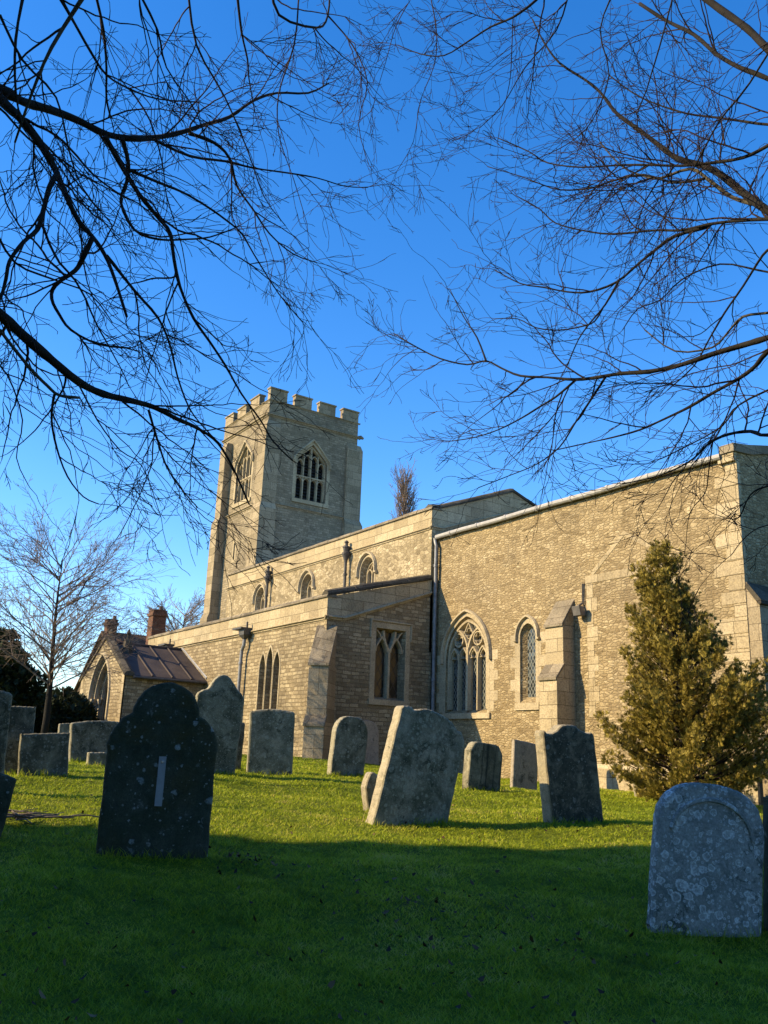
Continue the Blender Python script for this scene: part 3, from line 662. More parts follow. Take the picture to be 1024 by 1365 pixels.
# plinth at the foot of the chancel wall
mb = MB().prism(Frame((0, 0, 0), (0, 1, 0), (0, 0, 1), (1, 0, 0)), [(YC - .10, .1), (YC - .10, 1.22), (YC - .003, 1.36), (YC - .003, .1)], -16.2, XE + .02)
part(mb, 'chancel_plinth', 'ashlar')
# lead downpipe in the corner of nave and chancel
mb = MB(); mb.tube([(XA + .02, YC - .11, 8.16), (XA + .14, YC - .13, 7.9), (XA + .14, YC - .13, .9)], .055, 12)
for z_ in (7.2, 5.4, 3.6, 2.0): mb.tube([(XA + .14, YC - .13, z_), (XA + .14, YC - .13, z_ + .09)], .070, 12)
part(mb, 'chancel_downpipe', 'lead_pipe')
mb = MB().tube([(-16.12, YC - .02, 5.85), (-16.12, YC - .03, 5.30)], .015, 6); mb.tube([(-16.06, YC - .02, 5.85), (-16.06, YC - .03, 5.30)], .012, 6)
o = part(mb, 'lamp_conduit', 'iron')
mb = MB().tube([(-16.12, YC - .05, 5.32), (-16.12, YC - .18, 5.24), (-16.10, YC - .22, 5.12)], [.03, .03, .02], 8)
mb.add([(-16.10 + a * .13, YC - .20 + b_ * .09 - c * .03, 5.10 + c * .12) for c in (-1, 1) for a, b_ in ((-1, -1), (1, -1), (1, 1), (-1, 1))], [(0, 1, 2, 3), (4, 5, 6, 7), (0, 1, 5, 4), (1, 2, 6, 5), (2, 3, 7, 6), (3, 0, 4, 7)])
part(mb, 'wall_lamp', 'lamp_box', bevel=.02)

# aisle downpipes and hoppers
for x_, full in ((-27.62, True), (-34.45, False)):
    mb = MB(); y_ = YA - .17
    if full:
        pts = [(x_ + .12, y_, 4.92), (x_ + .10, y_, 4.72), (x_ - .02, y_, 4.55), (x_ - .04, y_, 4.3), (x_ - .04, y_, 1.3)]
        mb.tube(pts, .058, 12)
        for z_ in (4.1, 2.9, 1.9): mb.tube([(x_ - .04, y_, z_), (x_ - .04, y_, z_ + .08)], .074, 12)
    else: mb.tube([(x_, y_, 4.9), (x_, y_, 3.6)], .055, 10)
    o = part(mb, 'aisle_downpipe', 'lead_pipe')
    hp = MB(); xc = x_ + (.12 if full else 0)
    hp.add([(xc + a * s_, y_ + b_ * s_ * .7, z_) for z_, s_ in ((4.92, .06), (5.06, .19), (5.24, .21)) for a, b_ in ((-1, -1), (1, -1), (1, 1), (-1, 1))],
           [(0, 1, 2, 3), (8, 9, 10, 11)] + [(i * 4 + j, i * 4 + (j + 1) % 4, i * 4 + 4 + (j + 1) % 4, i * 4 + 4 + j) for i in range(2) for j in range(4)])
    hp.box(xc - .50, xc + .20, YA - .42, YA, 5.245, 5.30); hp.tube([(xc + .12, y_, 5.30), (xc + .12, y_, 5.50)], .035, 8)
    part(hp, 'hopper_head', 'iron', o)

# ---- west tower
TX0, TX1, TY0, TY1 = -40.85, -35.80, 17.28, 22.25
T_STR, T_PAR, T_SILL = 16.55, 17.42, 12.28
fTE = east(TX1); fTS = south(TY0)
be = arch4(19.76, 1.70, 12.85, 14.72, 15.68); bei = arch4(19.76, 1.56, 12.95, 14.72, 15.58)
bs = arch4(-38.05, 1.70, 12.85, 14.72, 15.68); bsi = arch4(-38.05, 1.56, 12.95, 14.72, 15.58)
slit = [(-38.50, 10.05), (-38.36, 10.05), (-38.36, 10.85), (-38.50, 10.85)]
mb = MB().panel(fTS, [(TX0, 1), (TX1, 1), (TX1, T_PAR), (TX0, T_PAR)], [(bs, bsi), (slit, slit)], .30)
mb.panel(fTE, [(TY0, 1), (TY1, 1), (TY1, T_PAR), (TY0, T_PAR)], [(be, bei)], .30)
mb.add([(TX0, TY0, 1), (TX0, TY1, 1), (TX1, TY1, 1), (TX0, TY0, T_PAR), (TX0, TY1, T_PAR), (TX1, TY1, T_PAR)], [(0, 1, 4, 3), (1, 2, 5, 4)])
part(mb, 'tower_wall', 'tower')
part(MB().box(TX0 + .35, TX1 - .35, TY0 + .35, TY1 - .35, 16.9, 17.0), 'tower_roof', 'lead_roof')
part(MB().add([fTS.p(u, v, -.28) for u, v in slit], [(0, 1, 2, 3)]), 'slit_back', 'black')
sl_ = MB().bar(fTS, [(-38.58, 9.98), (-38.58, 10.92), (-38.28, 10.92), (-38.28, 9.98)], .15, 0, .010, closed=True, cham=.92); part(sl_, 'slit_window', 'trac')
# battlements: four merlons to a side
th = .28
def merlons(x0, x1, n_, along, other0, other1):
    L = x1 - x0; mw_ = L / (n_ + (n_ - 1) * .48)
    for i in range(n_):
        a = x0 + i * mw_ * 1.48; b_ = a + mw_; h = 17.92 + random.uniform(-.04, .03); mb = MB(); cp = MB()
        if along == 'y': mb.box(other0, other1, a, b_, T_PAR - .01, h); cp.box(other0 - .05, other1 + .05, a - .04, b_ + .04, h, h + .09)
        else: mb.box(a, b_, other0, other1, T_PAR - .01, h); cp.box(a - .04, b_ + .04, other0 - .05, other1 + .05, h, h + .09)
        o = part(mb, 'merlon', 'ashlar_grey', bevel=.015); part(cp, 'merlon_cap', 'ashlar_grey', o, bevel=.03)
merlons(TY0, TY1, 4, 'y', TX1 - th, TX1 + .004)
merlons(TX0, TX1 - 1.15, 3, 'x', TY0 - .004, TY0 + th)
merlons(TY0 + 1.15, TY1, 3, 'y', TX0 - .004, TX0 + th); merlons(TX0 + 1.15, TX1 - 1.15, 2, 'x', TY1 - th, TY1 + .004)
for zz_, hh_, pp_ in ((T_STR, .16, .11), (T_SILL, .15, .10), (T_PAR - .1, .10, .06)):
    for fr, a, b_ in ((fTS, TX0 - .06, TX1), (fTE, TY0 - pp_, TY1 + .1)):
        mb = MB(); string(mb, fr, [(a, zz_), (b_, zz_)], hh_, pp_); part(mb, 'tower_string_course', 'ashlar_grey')
def clasp(x0, x1, y0, y1, ztop, ex, ey):
    """clasping corner buttress in three stages that step outwards going down"""
    mb = MB(); st = [(1.0, 7.6, .26), (7.6, T_SILL + .06, .16), (T_SILL + .06, ztop, .06)]
    for z0, z1, e in st:
        X0 = x0 - (e if ex < 0 else 0); X1 = x1 + (e if ex > 0 else 0); Y0 = y0 - (e if ey < 0 else 0); Y1 = y1 + (e if ey > 0 else 0)
        mb.box(X0, X1, Y0, Y1, z0, z1 - .28)
        e2 = e - .10 if z1 < ztop else -.03
        a0 = x0 - (e2 if ex < 0 else 0); a1 = x1 + (e2 if ex > 0 else 0); b0 = y0 - (e2 if ey < 0 else 0); b1 = y1 + (e2 if ey > 0 else 0)
        mb.add([(X0, Y0, z1 - .28), (X1, Y0, z1 - .28), (X1, Y1, z1 - .28), (X0, Y1, z1 - .28), (a0, b0, z1), (a1, b0, z1), (a1, b1, z1), (a0, b1, z1)],
               [(4, 5, 6, 7), (0, 1, 5, 4), (1, 2, 6, 5), (2, 3, 7, 6), (3, 0, 4, 7)])
    return part(mb, 'tower_buttress', 'ashlar_grey', bevel=.01)
clasp(TX1 - .70, TX1 + .06, TY0 - .06, TY0 + .62, 16.35, 1, -1)
clasp(TX1 - .70, TX1 + .06, TY1 - .62, TY1 + .22, 16.2, 1, 1)
clasp(TX0 + .62, TX0 + 1.2, TY0 - .30, TY0 + .5, 16.2, -1, -1)
part(MB().tube([(TX1, TY1 + .05, 16.62), (TX1 + .08, TY1 + .15, 16.66), (TX1 + .12, TY1 + .28, 16.60)], [.12, .10, .05], 8), 'gargoyle', 'coping')
def belfry(fr, c):
    win = MB(); n0, n1 = -.28, -.10
    hd = arch4_top(c, 1.98, 14.72, 15.90)
    win.bar(fr, [(hd[0][0], hd[0][1] - .1)] + hd + [(hd[-1][0], hd[-1][1] - .1)], .11, -.01, .10, cham=.5)
    win.bar(fr, arch4(c, 1.84, 12.82, 14.72, 15.78), .16, 0, .010, cham=.92)
    win.prism(fr, [(c - 1.0, 12.66), (c + 1.0, 12.66), (c + 1.0, 12.84), (c - 1.0, 12.84)], 0, .06)
    win.bar(fr, arch4(c, 1.56, 12.95, 14.72, 15.58), .10, n0, n1)
    win.bar(fr, [(c, 12.9), (c, 15.5)], .11, n0, n1)
    for d in (-.39, .39): win.bar(fr, [(c + d, 12.9), (c + d, 15.15)], .09, n0, n1 - .006)
    win.bar(fr, [(c - .76, 14.02), (c + .76, 14.02)], .11, n0, n1 - .003)
    for k, d in enumerate((-.585, -.195, .195, .585)):
        zt = 15.14 if k in (1, 2) else 14.86
        win.bar(fr, arch_top(c + d, .36, zt - .30, zt, 6), .06, n0, n1 - .010)
        win.bar(fr, arch_top(c + d, .36, 13.72, 13.96, 6), .05, n0, n1 - .012)
    o = part(win, 'belfry_window', 'trac')
    lv = MB()
    for k in range(17):
        z_ = 12.98 + k * .155; hwid = .74 if z_ < 14.75 else max(.1, .70 - (z_ - 14.75) * .75)
        lv.add([fr.p(c + a * hwid, z_ + dz, n_) for a in (-1, 1) for n_, dz in ((-.30, 0), (-.45, .13), (-.45, .15), (-.30, .02))], [(0, 1, 2, 3), (7, 6, 5, 4), (0, 4, 5, 1), (3, 2, 6, 7), (0, 3, 7, 4), (1, 5, 6, 2)])
    lv.add([fr.p(c + a, z_, -.5) for a, z_ in ((-.8, 12.9), (.8, 12.9), (.8, 15.6), (-.8, 15.6))], [(0, 1, 2, 3)])
    part(lv, 'louvres', 'louvre', o)
belfry(fTE, 19.76); belfry(fTS, -38.05)

# ---- south porch
PX0, PX1, PY = -36.0, -30.9, 10.2; PC = (PX0 + PX1) / 2
fP = south(PY); fPE = east(PX1)
do = arch(PC - .05, 2.30, .9, 2.95, 4.55, 12); di = arch(PC - .05, 1.62, .9, 2.95, 4.05, 12)
GAB = [(PX0, .8), (PX1, .8), (PX1, 3.72), (PC, 5.12), (PX0, 3.72)]
mb = MB().panel(fP, GAB, [(do, di)], .55)
mb.panel(fPE, [(PY, .8), (YA, .8), (YA, 3.72), (PY, 3.72)], [], .1)
mb.add([(PX0, PY, .8), (PX0, YA, .8), (PX0, YA, 3.72), (PX0, PY, 3.72)], [(0, 1, 2, 3)])
part(mb, 'porch_wall', 'coursed')
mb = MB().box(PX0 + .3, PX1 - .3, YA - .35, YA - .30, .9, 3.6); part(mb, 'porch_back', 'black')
db = MB().box(PC - .7, PC + .6, PY + 2.3, PY + 2.36, .9, 3.5); part(db, 'porch_door', 'oak')
win = MB()
for wd_, zt, w_, nn in ((2.36, 4.60, .16, .03), (2.02, 4.35, .10, -.16), (1.74, 4.14, .10, -.38)):
    win.bar(fP, arch(PC - .05, wd_, .9, 2.95, zt, 12), w_, nn - .12, nn + .03, cham=.6)
for sg in (-1, 1):
    for rr, nn in ((1.02, -.10), (.88, -.32)):
        win.lathe((PC - .05 + sg * rr, PY - nn, 1.2), [(.09, 0), (.09, .15), (.06, .2), (.06, 1.55), (.09, 1.6), (.11, 1.72), (.11, 1.78)], 8)
part(win, 'porch_arch', 'trac')
for xq, sg in ((PX1, -1), (PX0, 1)):
    mb = MB(); z_ = 1.1
    for k in range(9):
        l_ = .42 if k % 2 else .26; mb.prism(fP, sorted([(xq, z_), (xq + sg * l_, z_)]) + sorted([(xq, z_ + .28), (xq + sg * l_, z_ + .28)], reverse=True), -.05, .006); z_ += .29
    part(mb, 'porch_quoins', 'ashlar')
for a, b_, nm in (((PX1 + .12, PY, 3.66), (PC, PY, 5.16), 0), ((PX0 - .12, PY, 3.66), (PC, PY, 5.16), 1)):
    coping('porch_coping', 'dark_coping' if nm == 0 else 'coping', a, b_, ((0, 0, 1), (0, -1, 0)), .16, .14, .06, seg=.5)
mb = MB().lathe((PC, PY + .15, 5.18), [(.16, 0), (.14, .12), (.07, .16), (.06, .26), (.03, .34)], 8); part(mb, 'gable_finial', 'coping')
rs = (4.98 - 3.70) / (PX1 + .12 - PC)
rf = MB()
for sg in (1, -1):
    e_ = PX1 + .14 if sg > 0 else PX0 - .14
    rf.add([(e_, PY + .30, 3.70), (e_, YA, 3.70), (PC, YA, 5.02), (PC, PY + .30, 5.02), (e_, PY + .30, 3.66), (e_, YA, 3.66)], [(0, 1, 2, 3), (0, 4, 5, 1)])
ro = part(rf, 'porch_roof', 'porch_roof')
sm = MB()
for y_ in (PY + .95, PY + 1.68, PY + 2.4): sm.tube([(PX1 + .15, y_, 3.715), (PC, y_, 5.035)], .035, 6)
sm.tube([(PC, PY + .3, 5.04), (PC, YA, 5.04)], .05, 8)
part(sm, 'roof_roll', 'porch_roof', ro)
fz = MB().bar(south(YA), [(PX1 + .15, 3.80), (PC, 5.10)], .10, 0, .03); part(fz, 'lead_flashing', 'lead_roof', ro)
mb = MB().tube([(PX1 + .20, PY + .25, 3.63), (PX1 + .20, YA, 3.63)], .05, 8); part(mb, 'porch_gutter', 'iron')
# weathered stump of an older ridge cross behind the gable
mb = MB().lathe((PC + .62, PY + .62, 4.35), [(.30, 0), (.26, .25), (.20, .5), (.15, .7), (.14, .78)], 8); part(mb, 'ridge_stump', 'dark_coping')
mb = MB().lathe((PC + .62, PY + .62, 5.10), [(.07, 0), (.05, .2), (.09, .26), (.06, .34), (.02, .42)], 8); part(mb, 'stump_knob', 'dark_coping')

# ================================================================== COTTAGE BEHIND
hx, hy0, hy1 = -44.6, 13.45, 24.0
house = empty('cottage', (hx, hy0, 1.3)); tag(house, 'stone cottage with clay tiled roof and two brick chimneys beyond the porch', 'cottage')
ez, rz_, hw = 3.2, 6.7, 4.6
mb = MB().box(hx - hw, hx + hw, hy0, hy1, .8, ez)
mb.add([(hx - hw, hy0, ez), (hx + hw, hy0, ez), (hx, hy0, rz_ - .05), (hx - hw, hy1, ez), (hx + hw, hy1, ez), (hx, hy1, rz_ - .05)], [(0, 1, 2), (3, 4, 5)])
mb.build('wall', 'house', house)
mb = MB()
for sg in (-1, 1):
    mb.add([(hx + sg * (hw + .3), y, ez - .25 + t) for y in (hy0 - .15, hy1) for t in (0, .1)] + [(hx, y, rz_ + t) for y in (hy0 - .15, hy1) for t in (0, .1)], [(0, 2, 6, 4), (1, 3, 7, 5), (0, 1, 3, 2), (0, 1, 5, 4), (2, 3, 7, 6)])
mb.build('roof', 'tile', house)
def chimney(x, y, w_, z0, z1, npot):
    mb = MB().box(x - w_ / 2, x + w_ / 2, y - w_ / 2, y + w_ / 2, z0, z1); mb.box(x - w_ / 2 - .05, x + w_ / 2 + .05, y - w_ / 2 - .05, y + w_ / 2 + .05, z1 - .25, z1 - .12); mb.box(x - w_ / 2 - .02, x + w_ / 2 + .02, y - w_ / 2 - .02, y + w_ / 2 + .02, z1, z1 + .05)
    o = mb.build('chimney', 'brick', house)
    for k in range(npot): MB().lathe((x + .12, y + (k - (npot - 1) / 2) * .3 + .1, z1 + .05), [(.11, 0), (.09, .15), (.11, .2), (.07, .2)], 8).build('chimney_pot', 'pot', o)
c1 = at((206, 860), 44.5); chimney(c1[0], c1[1], .66, 4.6, at((206, 815), 44.5)[2], 1)
c2 = np.array((hx, hy0 + .3)); chimney(c2[0], c2[1], .5, 4.6, 7.35, 1)

# ================================================================== GRAVESTONES
def stone_material(name, base, algae, lichen, amount, lichen_amt, ring=False, streak=0.0, seed=0.0, lscale=16.0, face_algae=0.0, amber=None):
    m, nt, b = new_mat(name)
    tc = nd(nt, 'TexCoord'); g = nd(nt, 'NewGeometry'); oi = nd(nt, 'ObjectInfo')
    off = nd(nt, 'VectorMath', {0: tc.outputs['Object'], 1: (seed, seed * 2, seed * .7)}, operation='ADD').outputs[0]
    sh = nd(nt, 'CombineXYZ', {0: mth(nt, 'MULTIPLY', oi.outputs['Random'], 13.0), 1: 0.0, 2: 0.0}).outputs[0]
    P = nd(nt, 'VectorMath', {0: off, 1: sh}, operation='ADD').outputs[0]
    a1 = noise(nt, P, 3.2, 6, 0.7, 0.5); a2 = noise(nt, P, 16, 5, 0.75); a3 = noise(nt, P, 70, 3, 0.7)
    c = ramp(nt, a2, [(0.25, tuple(x * .62 for x in base)), (0.75, tuple(x * 1.2 for x in base))])
    am = ramp(nt, a1, [(0.62 - amount * .42, 0.0), (0.80 - amount * .30, 1.0)])
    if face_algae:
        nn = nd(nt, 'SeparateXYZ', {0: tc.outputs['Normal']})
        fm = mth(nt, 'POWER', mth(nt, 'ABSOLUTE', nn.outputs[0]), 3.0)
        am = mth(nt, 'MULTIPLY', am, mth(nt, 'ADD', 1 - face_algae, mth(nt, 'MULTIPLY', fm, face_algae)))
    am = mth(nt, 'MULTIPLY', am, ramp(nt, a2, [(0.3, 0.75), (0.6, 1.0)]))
    c = mix(nt, am, c, mix(nt, a2, tuple(x * .5 for x in algae), tuple(x * 1.4 for x in algae)))
    ms = noise(nt, P, 6.5, 7, .78, .9); low = noise(nt, P, 1.9, 3, .6)
    c = mix(nt, mth(nt, 'MULTIPLY', mth(nt, 'MULTIPLY', ramp(nt, ms, [(.52, 0.), (.58, 1.)]), ramp(nt, low, [(.42, 0.), (.58, 1.)])), .72), c, (0.028, 0.031, 0.018))
    cr = noise(nt, P, 11, 6, .75, .6)
    c = mix(nt, mth(nt, 'MULTIPLY', ramp(nt, cr, [(.60, 0.), (.66, 1.)]), .45), c, tuple(x * .85 for x in lichen))
    if amber: c = mix(nt, ramp(nt, noise(nt, P, 2.1, 4, .6), [(.5, 0.), (.72, .7)]), c, amber)
    if streak:
        sv = nd(nt, 'VectorMath', {0: P, 1: (1, 9, .5)}, operation='MULTIPLY').outputs[0]
        st = noise(nt, sv, 1.6, 3, .6); c = mix(nt, mth(nt, 'MULTIPLY', ramp(nt, st, [(.5, 0.), (.62, 1.)]), streak), c, (0.025, 0.024, 0.02))
    def spots(scale, thr, rmin, rmax, soft, shift):
        # random sparse round colonies: cell centres with a random radius, many of them absent
        sp = nd(nt, 'VectorMath', {0: P, 1: (shift, shift, shift)}, operation='ADD').outputs[0]
        wob = nd(nt, 'VectorMath', {0: noise(nt, sp, scale * 2.2, 2, .6, out=1), 3: .45 / scale}, operation='SCALE').outputs[0]
        sp = nd(nt, 'VectorMath', {0: sp, 1: wob}, operation='ADD').outputs[0]
        v_ = nd(nt, 'TexVoronoi', {'Vector': sp, 'Scale': scale, 'Randomness': 1.0})
        s3 = nd(nt, 'SeparateColor', {0: v_.outputs['Color']})
        rad = mth(nt, 'MULTIPLY_ADD', s3.outputs[1], rmax - rmin, rmin)
        d = mth(nt, 'SUBTRACT', rad, v_.outputs['Distance'])
        on = mth(nt, 'GREATER_THAN', s3.outputs[0], thr)
        return mth(nt, 'MULTIPLY', on, ramp(nt, d, [(0.0, 0.0), (soft, 1.0)])), mth(nt, 'DIVIDE', v_.outputs['Distance'], rad), on
    hl = 0.0
    for sc, th, sh_ in ((lscale, 1 - lichen_amt, 1.7), (lscale * 2.3, 1 - lichen_amt * .8, 4.1), (lscale * .62, 1 - lichen_amt * .45, 7.7)):
        f, rr, on = spots(sc, th, .15, .46, .10, sh_)
        if ring:
            rg = ramp(nt, rr, [(0.0, .55), (.35, .25), (.62, .35), (.82, 1.0), (.95, .9), (1.0, 0.0)])
            f = mth(nt, 'MULTIPLY', on, rg)
        f = mth(nt, 'MULTIPLY', f, ramp(nt, a2, [(.35, .45), (.6, 1.)]))
        c = mix(nt, f, c, mix(nt, a3, tuple(x * .75 for x in lichen), lichen)); hl = mth(nt, 'ADD', hl, f)
    c = mix(nt, 1.0, c, ramp(nt, a3, [(.3, .7), (.7, 1.25)]), 'MULTIPLY')
    setc(nt, b, c, .92, .2)
    bump(nt, b, mth(nt, 'ADD', mth(nt, 'ADD', mth(nt, 'MULTIPLY', a2, .8), mth(nt, 'MULTIPLY', a3, .35)), mth(nt, 'MULTIPLY', hl, .25)), .8, .012)
    return m
GS = {
 'dark': stone_material('algae_dark_stone', (0.085, 0.085, 0.06), (0.042, 0.048, 0.026), (0.30, 0.31, 0.28), .75, .18, amber=(0.075, 0.055, 0.016), lscale=13),
 'lichen': stone_material('ring_lichen_stone', (0.36, 0.35, 0.31), (0.17, 0.175, 0.15), (0.80, 0.80, 0.76), .40, .85, ring=True, lscale=15),
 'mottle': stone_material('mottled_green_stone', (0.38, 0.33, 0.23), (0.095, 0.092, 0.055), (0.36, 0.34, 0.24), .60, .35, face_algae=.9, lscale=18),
 'black': stone_material('blackened_stone', (0.36, 0.31, 0.21), (0.042, 0.042, 0.030), (0.26, 0.25, 0.20), .92, .20, face_algae=.92, lscale=18),
 'buff': stone_material('buff_streaked_stone', (0.33, 0.29, 0.19), (0.085, 0.082, 0.05), (0.28, 0.27, 0.20), .75, .15, streak=.75, face_algae=.9),
 'grey': stone_material('grey_green_stone', (0.33, 0.295, 0.20), (0.085, 0.082, 0.05), (0.36, 0.34, 0.25), .62, .38, face_algae=.8),
 'slab': stone_material('smooth_buff_slab', (0.36, 0.30, 0.215), (0.27, 0.225, 0.165), (0.3, 0.27, 0.2), .3, .03),
 'speck': stone_material('speckled_dark_stone', (0.28, 0.25, 0.17), (0.06, 0.06, 0.042), (0.26, 0.25, 0.20), .75, .5, face_algae=.7, lscale=22),
}
def catmull(pts, n=4):
    p = [np.array(q, float) for q in pts]; out = []
    for i in range(len(p) - 1):
        a = p[i - 1] if i else p[i]; b_, c = p[i], p[i + 1]; d = p[i + 2] if i + 2 < len(p) else c
        for k in range(n):
            t = k / n; out.append(.5 * ((2 * b_) + (c - a) * t + (2 * a - 5 * b_ + 4 * c - d) * t * t + (3 * b_ - a - 3 * c + d) * t ** 3))
    out.append(p[-1]); return out
TOPS = {      # from left shoulder to right shoulder: (fraction of half width, fraction of the top height)
 'lobed': ([(-1, 0), (-1.02, .10), (-.97, .26), (-.86, .40), (-.74, .50), (-.63, .54), (-.61, .62), (-.52, .78), (-.32, .93), (0, 1.0), (.32, .93), (.52, .78), (.61, .62), (.64, .54), (.76, .49), (.88, .38), (.98, .25), (1.02, .08), (1, 0)], .42),
 'round': ([(-1, 0), (-.97, .3), (-.85, .62), (-.6, .87), (-.3, .98), (0, 1), (.3, .98), (.6, .87), (.85, .62), (.97, .3), (1, 0)], .33),
 'segment': ([(-1, 0), (-.96, .42), (-.8, .62), (-.4, .9), (0, 1), (.4, .92), (.8, .66), (.97, .36), (1, 0)], .08),
 'flat': ([(-1, 0), (-.97, .8), (-.5, .9), (0, 1), (.5, .85), (.96, .7), (1, 0)], .03),
 'canted': ([(-1, 0), (-.9, .4), (-.72, .9), (-.4, 1), (0, .98), (.4, 1), (.72, .86), (.9, .4), (1, 0)], .20),
 'ogee': ([(-1, 0), (-1.0, .62), (-.93, .80), (-.82, .60), (-.66, .58), (-.48, .70), (-.25, .96), (0, 1.0), (.25, .9), (.45, .62), (.62, .44), (.78, .36), (.9, .38), (.99, .2), (1, 0)], .17),
 'scroll': ([(-1, 0), (-1.0, .55), (-.92, .74), (-.74, .80), (-.62, .70), (-.52, .80), (-.3, .98), (0, 1.0), (.3, .93), (.55, .78), (.72, .56), (.86, .50), (.98, .2), (1, 0)], .19),
 'shoulder': ([(-1, 0), (-.99, .15), (-.80, .30), (-.58, .40), (-.46, .62), (-.25, .90), (0, 1), (.25, .92), (.5, .68), (.68, .46), (.86, .34), (1.0, .1), (1, 0)], .26),
 'broken': ([(-1, 0), (-.9, .3), (-.5, .9), (-.2, 1), (.2, .7), (.6, .5), (.9, .2), (1, 0)], .35),
}
def gravestone(label, px, D, face_w, h, t, top, mat, lean=0.0, back=0.0, yaw=0.0, group=None, xy=None, name='gravestone', cat='gravestone', sink=.12, jit=.0035):
    if xy is None: p = at(px, D); x, y = p[0], p[1]
    else: x, y = xy
    z = gz(x, y)
    tp, frac = TOPS[top]; th = h * frac; hb = h - th
    cur = catmull([(u * face_w / 2, hb + v * th) for u, v in tp], 4)
    pl = [(face_w / 2, -sink), (face_w / 2 * 1.0, hb * .5), ] ; nside = max(3, int(hb / .06))
    right = [np.array((face_w / 2, -sink + (hb + sink) * i / nside)) for i in range(nside)]
    left = [np.array((-face_w / 2, hb - (hb + sink) * i / nside)) for i in range(1, nside + 1)]
    out = right + cur[::-1] + left
    ph = random.uniform(0, 50)
    out = [q + np.array((math.sin(q[1] * 13 + ph) * .8 + math.sin(q[1] * 71 + ph * 2 + q[0] * 40) + random.uniform(-.9, .9), math.sin(q[0] * 31 + ph) * .5 + math.sin(q[0] * 87 + ph * 3) + random.uniform(-.9, .9))) * jit * .7 for q in out]
    out = [q for i, q in enumerate(out) if np.linalg.norm(q - out[i - 1]) > 1e-4]
    k = len(out); nrm = []
    for i in range(k):
        d = out[(i + 1) % k] - out[i - 1]; d /= np.linalg.norm(d) + 1e-9; nrm.append(np.array((d[1], -d[0])))
    rings = []
    for dn, off in ((-t / 2, .035), (-t / 2 + .006, .012), (-t / 2 + .022, 0), (t / 2 - .022, 0), (t / 2 - .006, .012), (t / 2, .035)):
        rings.append([(dn + random.uniform(-.0015, .0015), *(out[i] - nrm[i] * off)) for i in range(k)])       # local x = out of the face, y = across, z = up
    mb = MB(); vs = [q for r_ in rings for q in r_]; fs = []
    for r_ in range(5): fs += [(r_ * k + i, r_ * k + (i + 1) % k, (r_ + 1) * k + (i + 1) % k, (r_ + 1) * k + i) for i in range(k)]
    for base in (0, 5 * k):
        tr = tessellate_polygon([[Vector((q[1], q[2], 0)) for q in rings[0 if base == 0 else 5]]]); fs += [tuple(base + i for i in f) for f in tr]
    mb.add(vs, fs)
    o = mb.build(name, GS[mat])
    me = o.data; 
    o.location = (x, y, z)
    o.rotation_euler = (Matrix.Rotation(R(yaw), 3, 'Z') @ Matrix.Rotation(R(back), 3, 'Y') @ Matrix.Rotation(R(-lean), 3, 'X')).to_euler()
    ORG[o.name] = (0, 0, 0)
    tag(o, label, cat, group); return o
GG = 'gravestones standing in the churchyard'
g1 = gravestone('large dark gravestone with lobed shoulders and a metal strip on its face', (203, 1140), 8.5, 0.95, 1.49, .11, 'lobed', 'dark', lean=0, yaw=-14, group=GG)
mp = MB().add([(.060 + d, y, z) for d in (0, .008) for y, z in ((-.032, .42), (.032, .42), (.032, .84), (-.032, .84))], [(0, 1, 2, 3), (4, 5, 6, 7), (0, 1, 5, 4), (1, 2, 6, 5), (2, 3, 7, 6), (3, 0, 4, 7)])
mo = mp.build('metal_strip', 'plate', g1)
MB().lathe((0, 0, 0), [(.016, 0), (.016, .004), (.010, .008)], 10).build('screw', 'screw', mo)
sc = bpy.data.objects['screw']; sc.rotation_euler = (0, R(90), 0); sc.location = (.068, 0, .795)
gravestone('mossy gravestone with curved shoulders half hidden behind the large dark one', (280, 1030), 15.5, 0.8, 1.6, .15, 'shoulder', 'grey', lean=3, yaw=-10, group=GG)
gravestone('narrow brown stone peeping out behind the mossy shouldered gravestone', (304, 1022), 17.0, .45, .85, .12, 'segment', 'speck', lean=2, yaw=-10, group=GG)
gravestone('blotchy grey gravestone with gently curved top before the aisle lancets', (359, 1032), 16.5, 0.8, 1.1, .15, 'segment', 'grey', lean=-1, yaw=-22, group=GG)
gravestone('round topped mottled gravestone with a sunlit left edge near the corner buttress', (460, 1034), 17.5, .74, 1.10, .17, 'round', 'grey', lean=5, yaw=0, group=GG)
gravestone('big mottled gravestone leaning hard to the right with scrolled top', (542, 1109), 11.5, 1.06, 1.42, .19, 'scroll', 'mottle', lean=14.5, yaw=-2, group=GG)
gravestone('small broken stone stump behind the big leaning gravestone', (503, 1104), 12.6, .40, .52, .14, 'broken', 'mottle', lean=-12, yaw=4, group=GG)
gravestone('short canted gravestone with dark vertical streaks in front of the chancel window', (641, 1055), 16.5, 0.73, 0.83, .20, 'canted', 'buff', lean=5, yaw=-2, group=GG)
gravestone('blackened gravestone with wavy ogee top tilting to the left', (765, 1094), 12.5, 0.88, 1.25, .20, 'ogee', 'black', lean=-7, yaw=-4, group=GG)
gravestone('round topped pale gravestone covered in lichen rings at the front right', (938, 1242), 7.2, 0.79, 0.98, .13, 'round', 'lichen', lean=6.5, yaw=-30, group=GG)
g13 = bpy.data.objects[[o.name for o in bpy.data.objects if str(o.get('label', '')).startswith('round topped pale')][0]]
fl13 = Frame((0, 0, 0), (0, 1, 0), (0, 0, 1), (1, 0, 0)); mb = MB()
mb.bar(fl13, [(.30 * math.cos(a), .60 + .27 * math.sin(a)) for a in np.linspace(.12, math.pi - .12, 16)], .035, .055, .082)
mb.build('arched_moulding', GS['lichen'], g13)
gravestone('plain flat topped gravestone with two pale lichen spots at the left', (57, 1031), 14, 0.66, 0.58, .14, 'flat', 'speck', lean=-4, yaw=-8, group=GG)
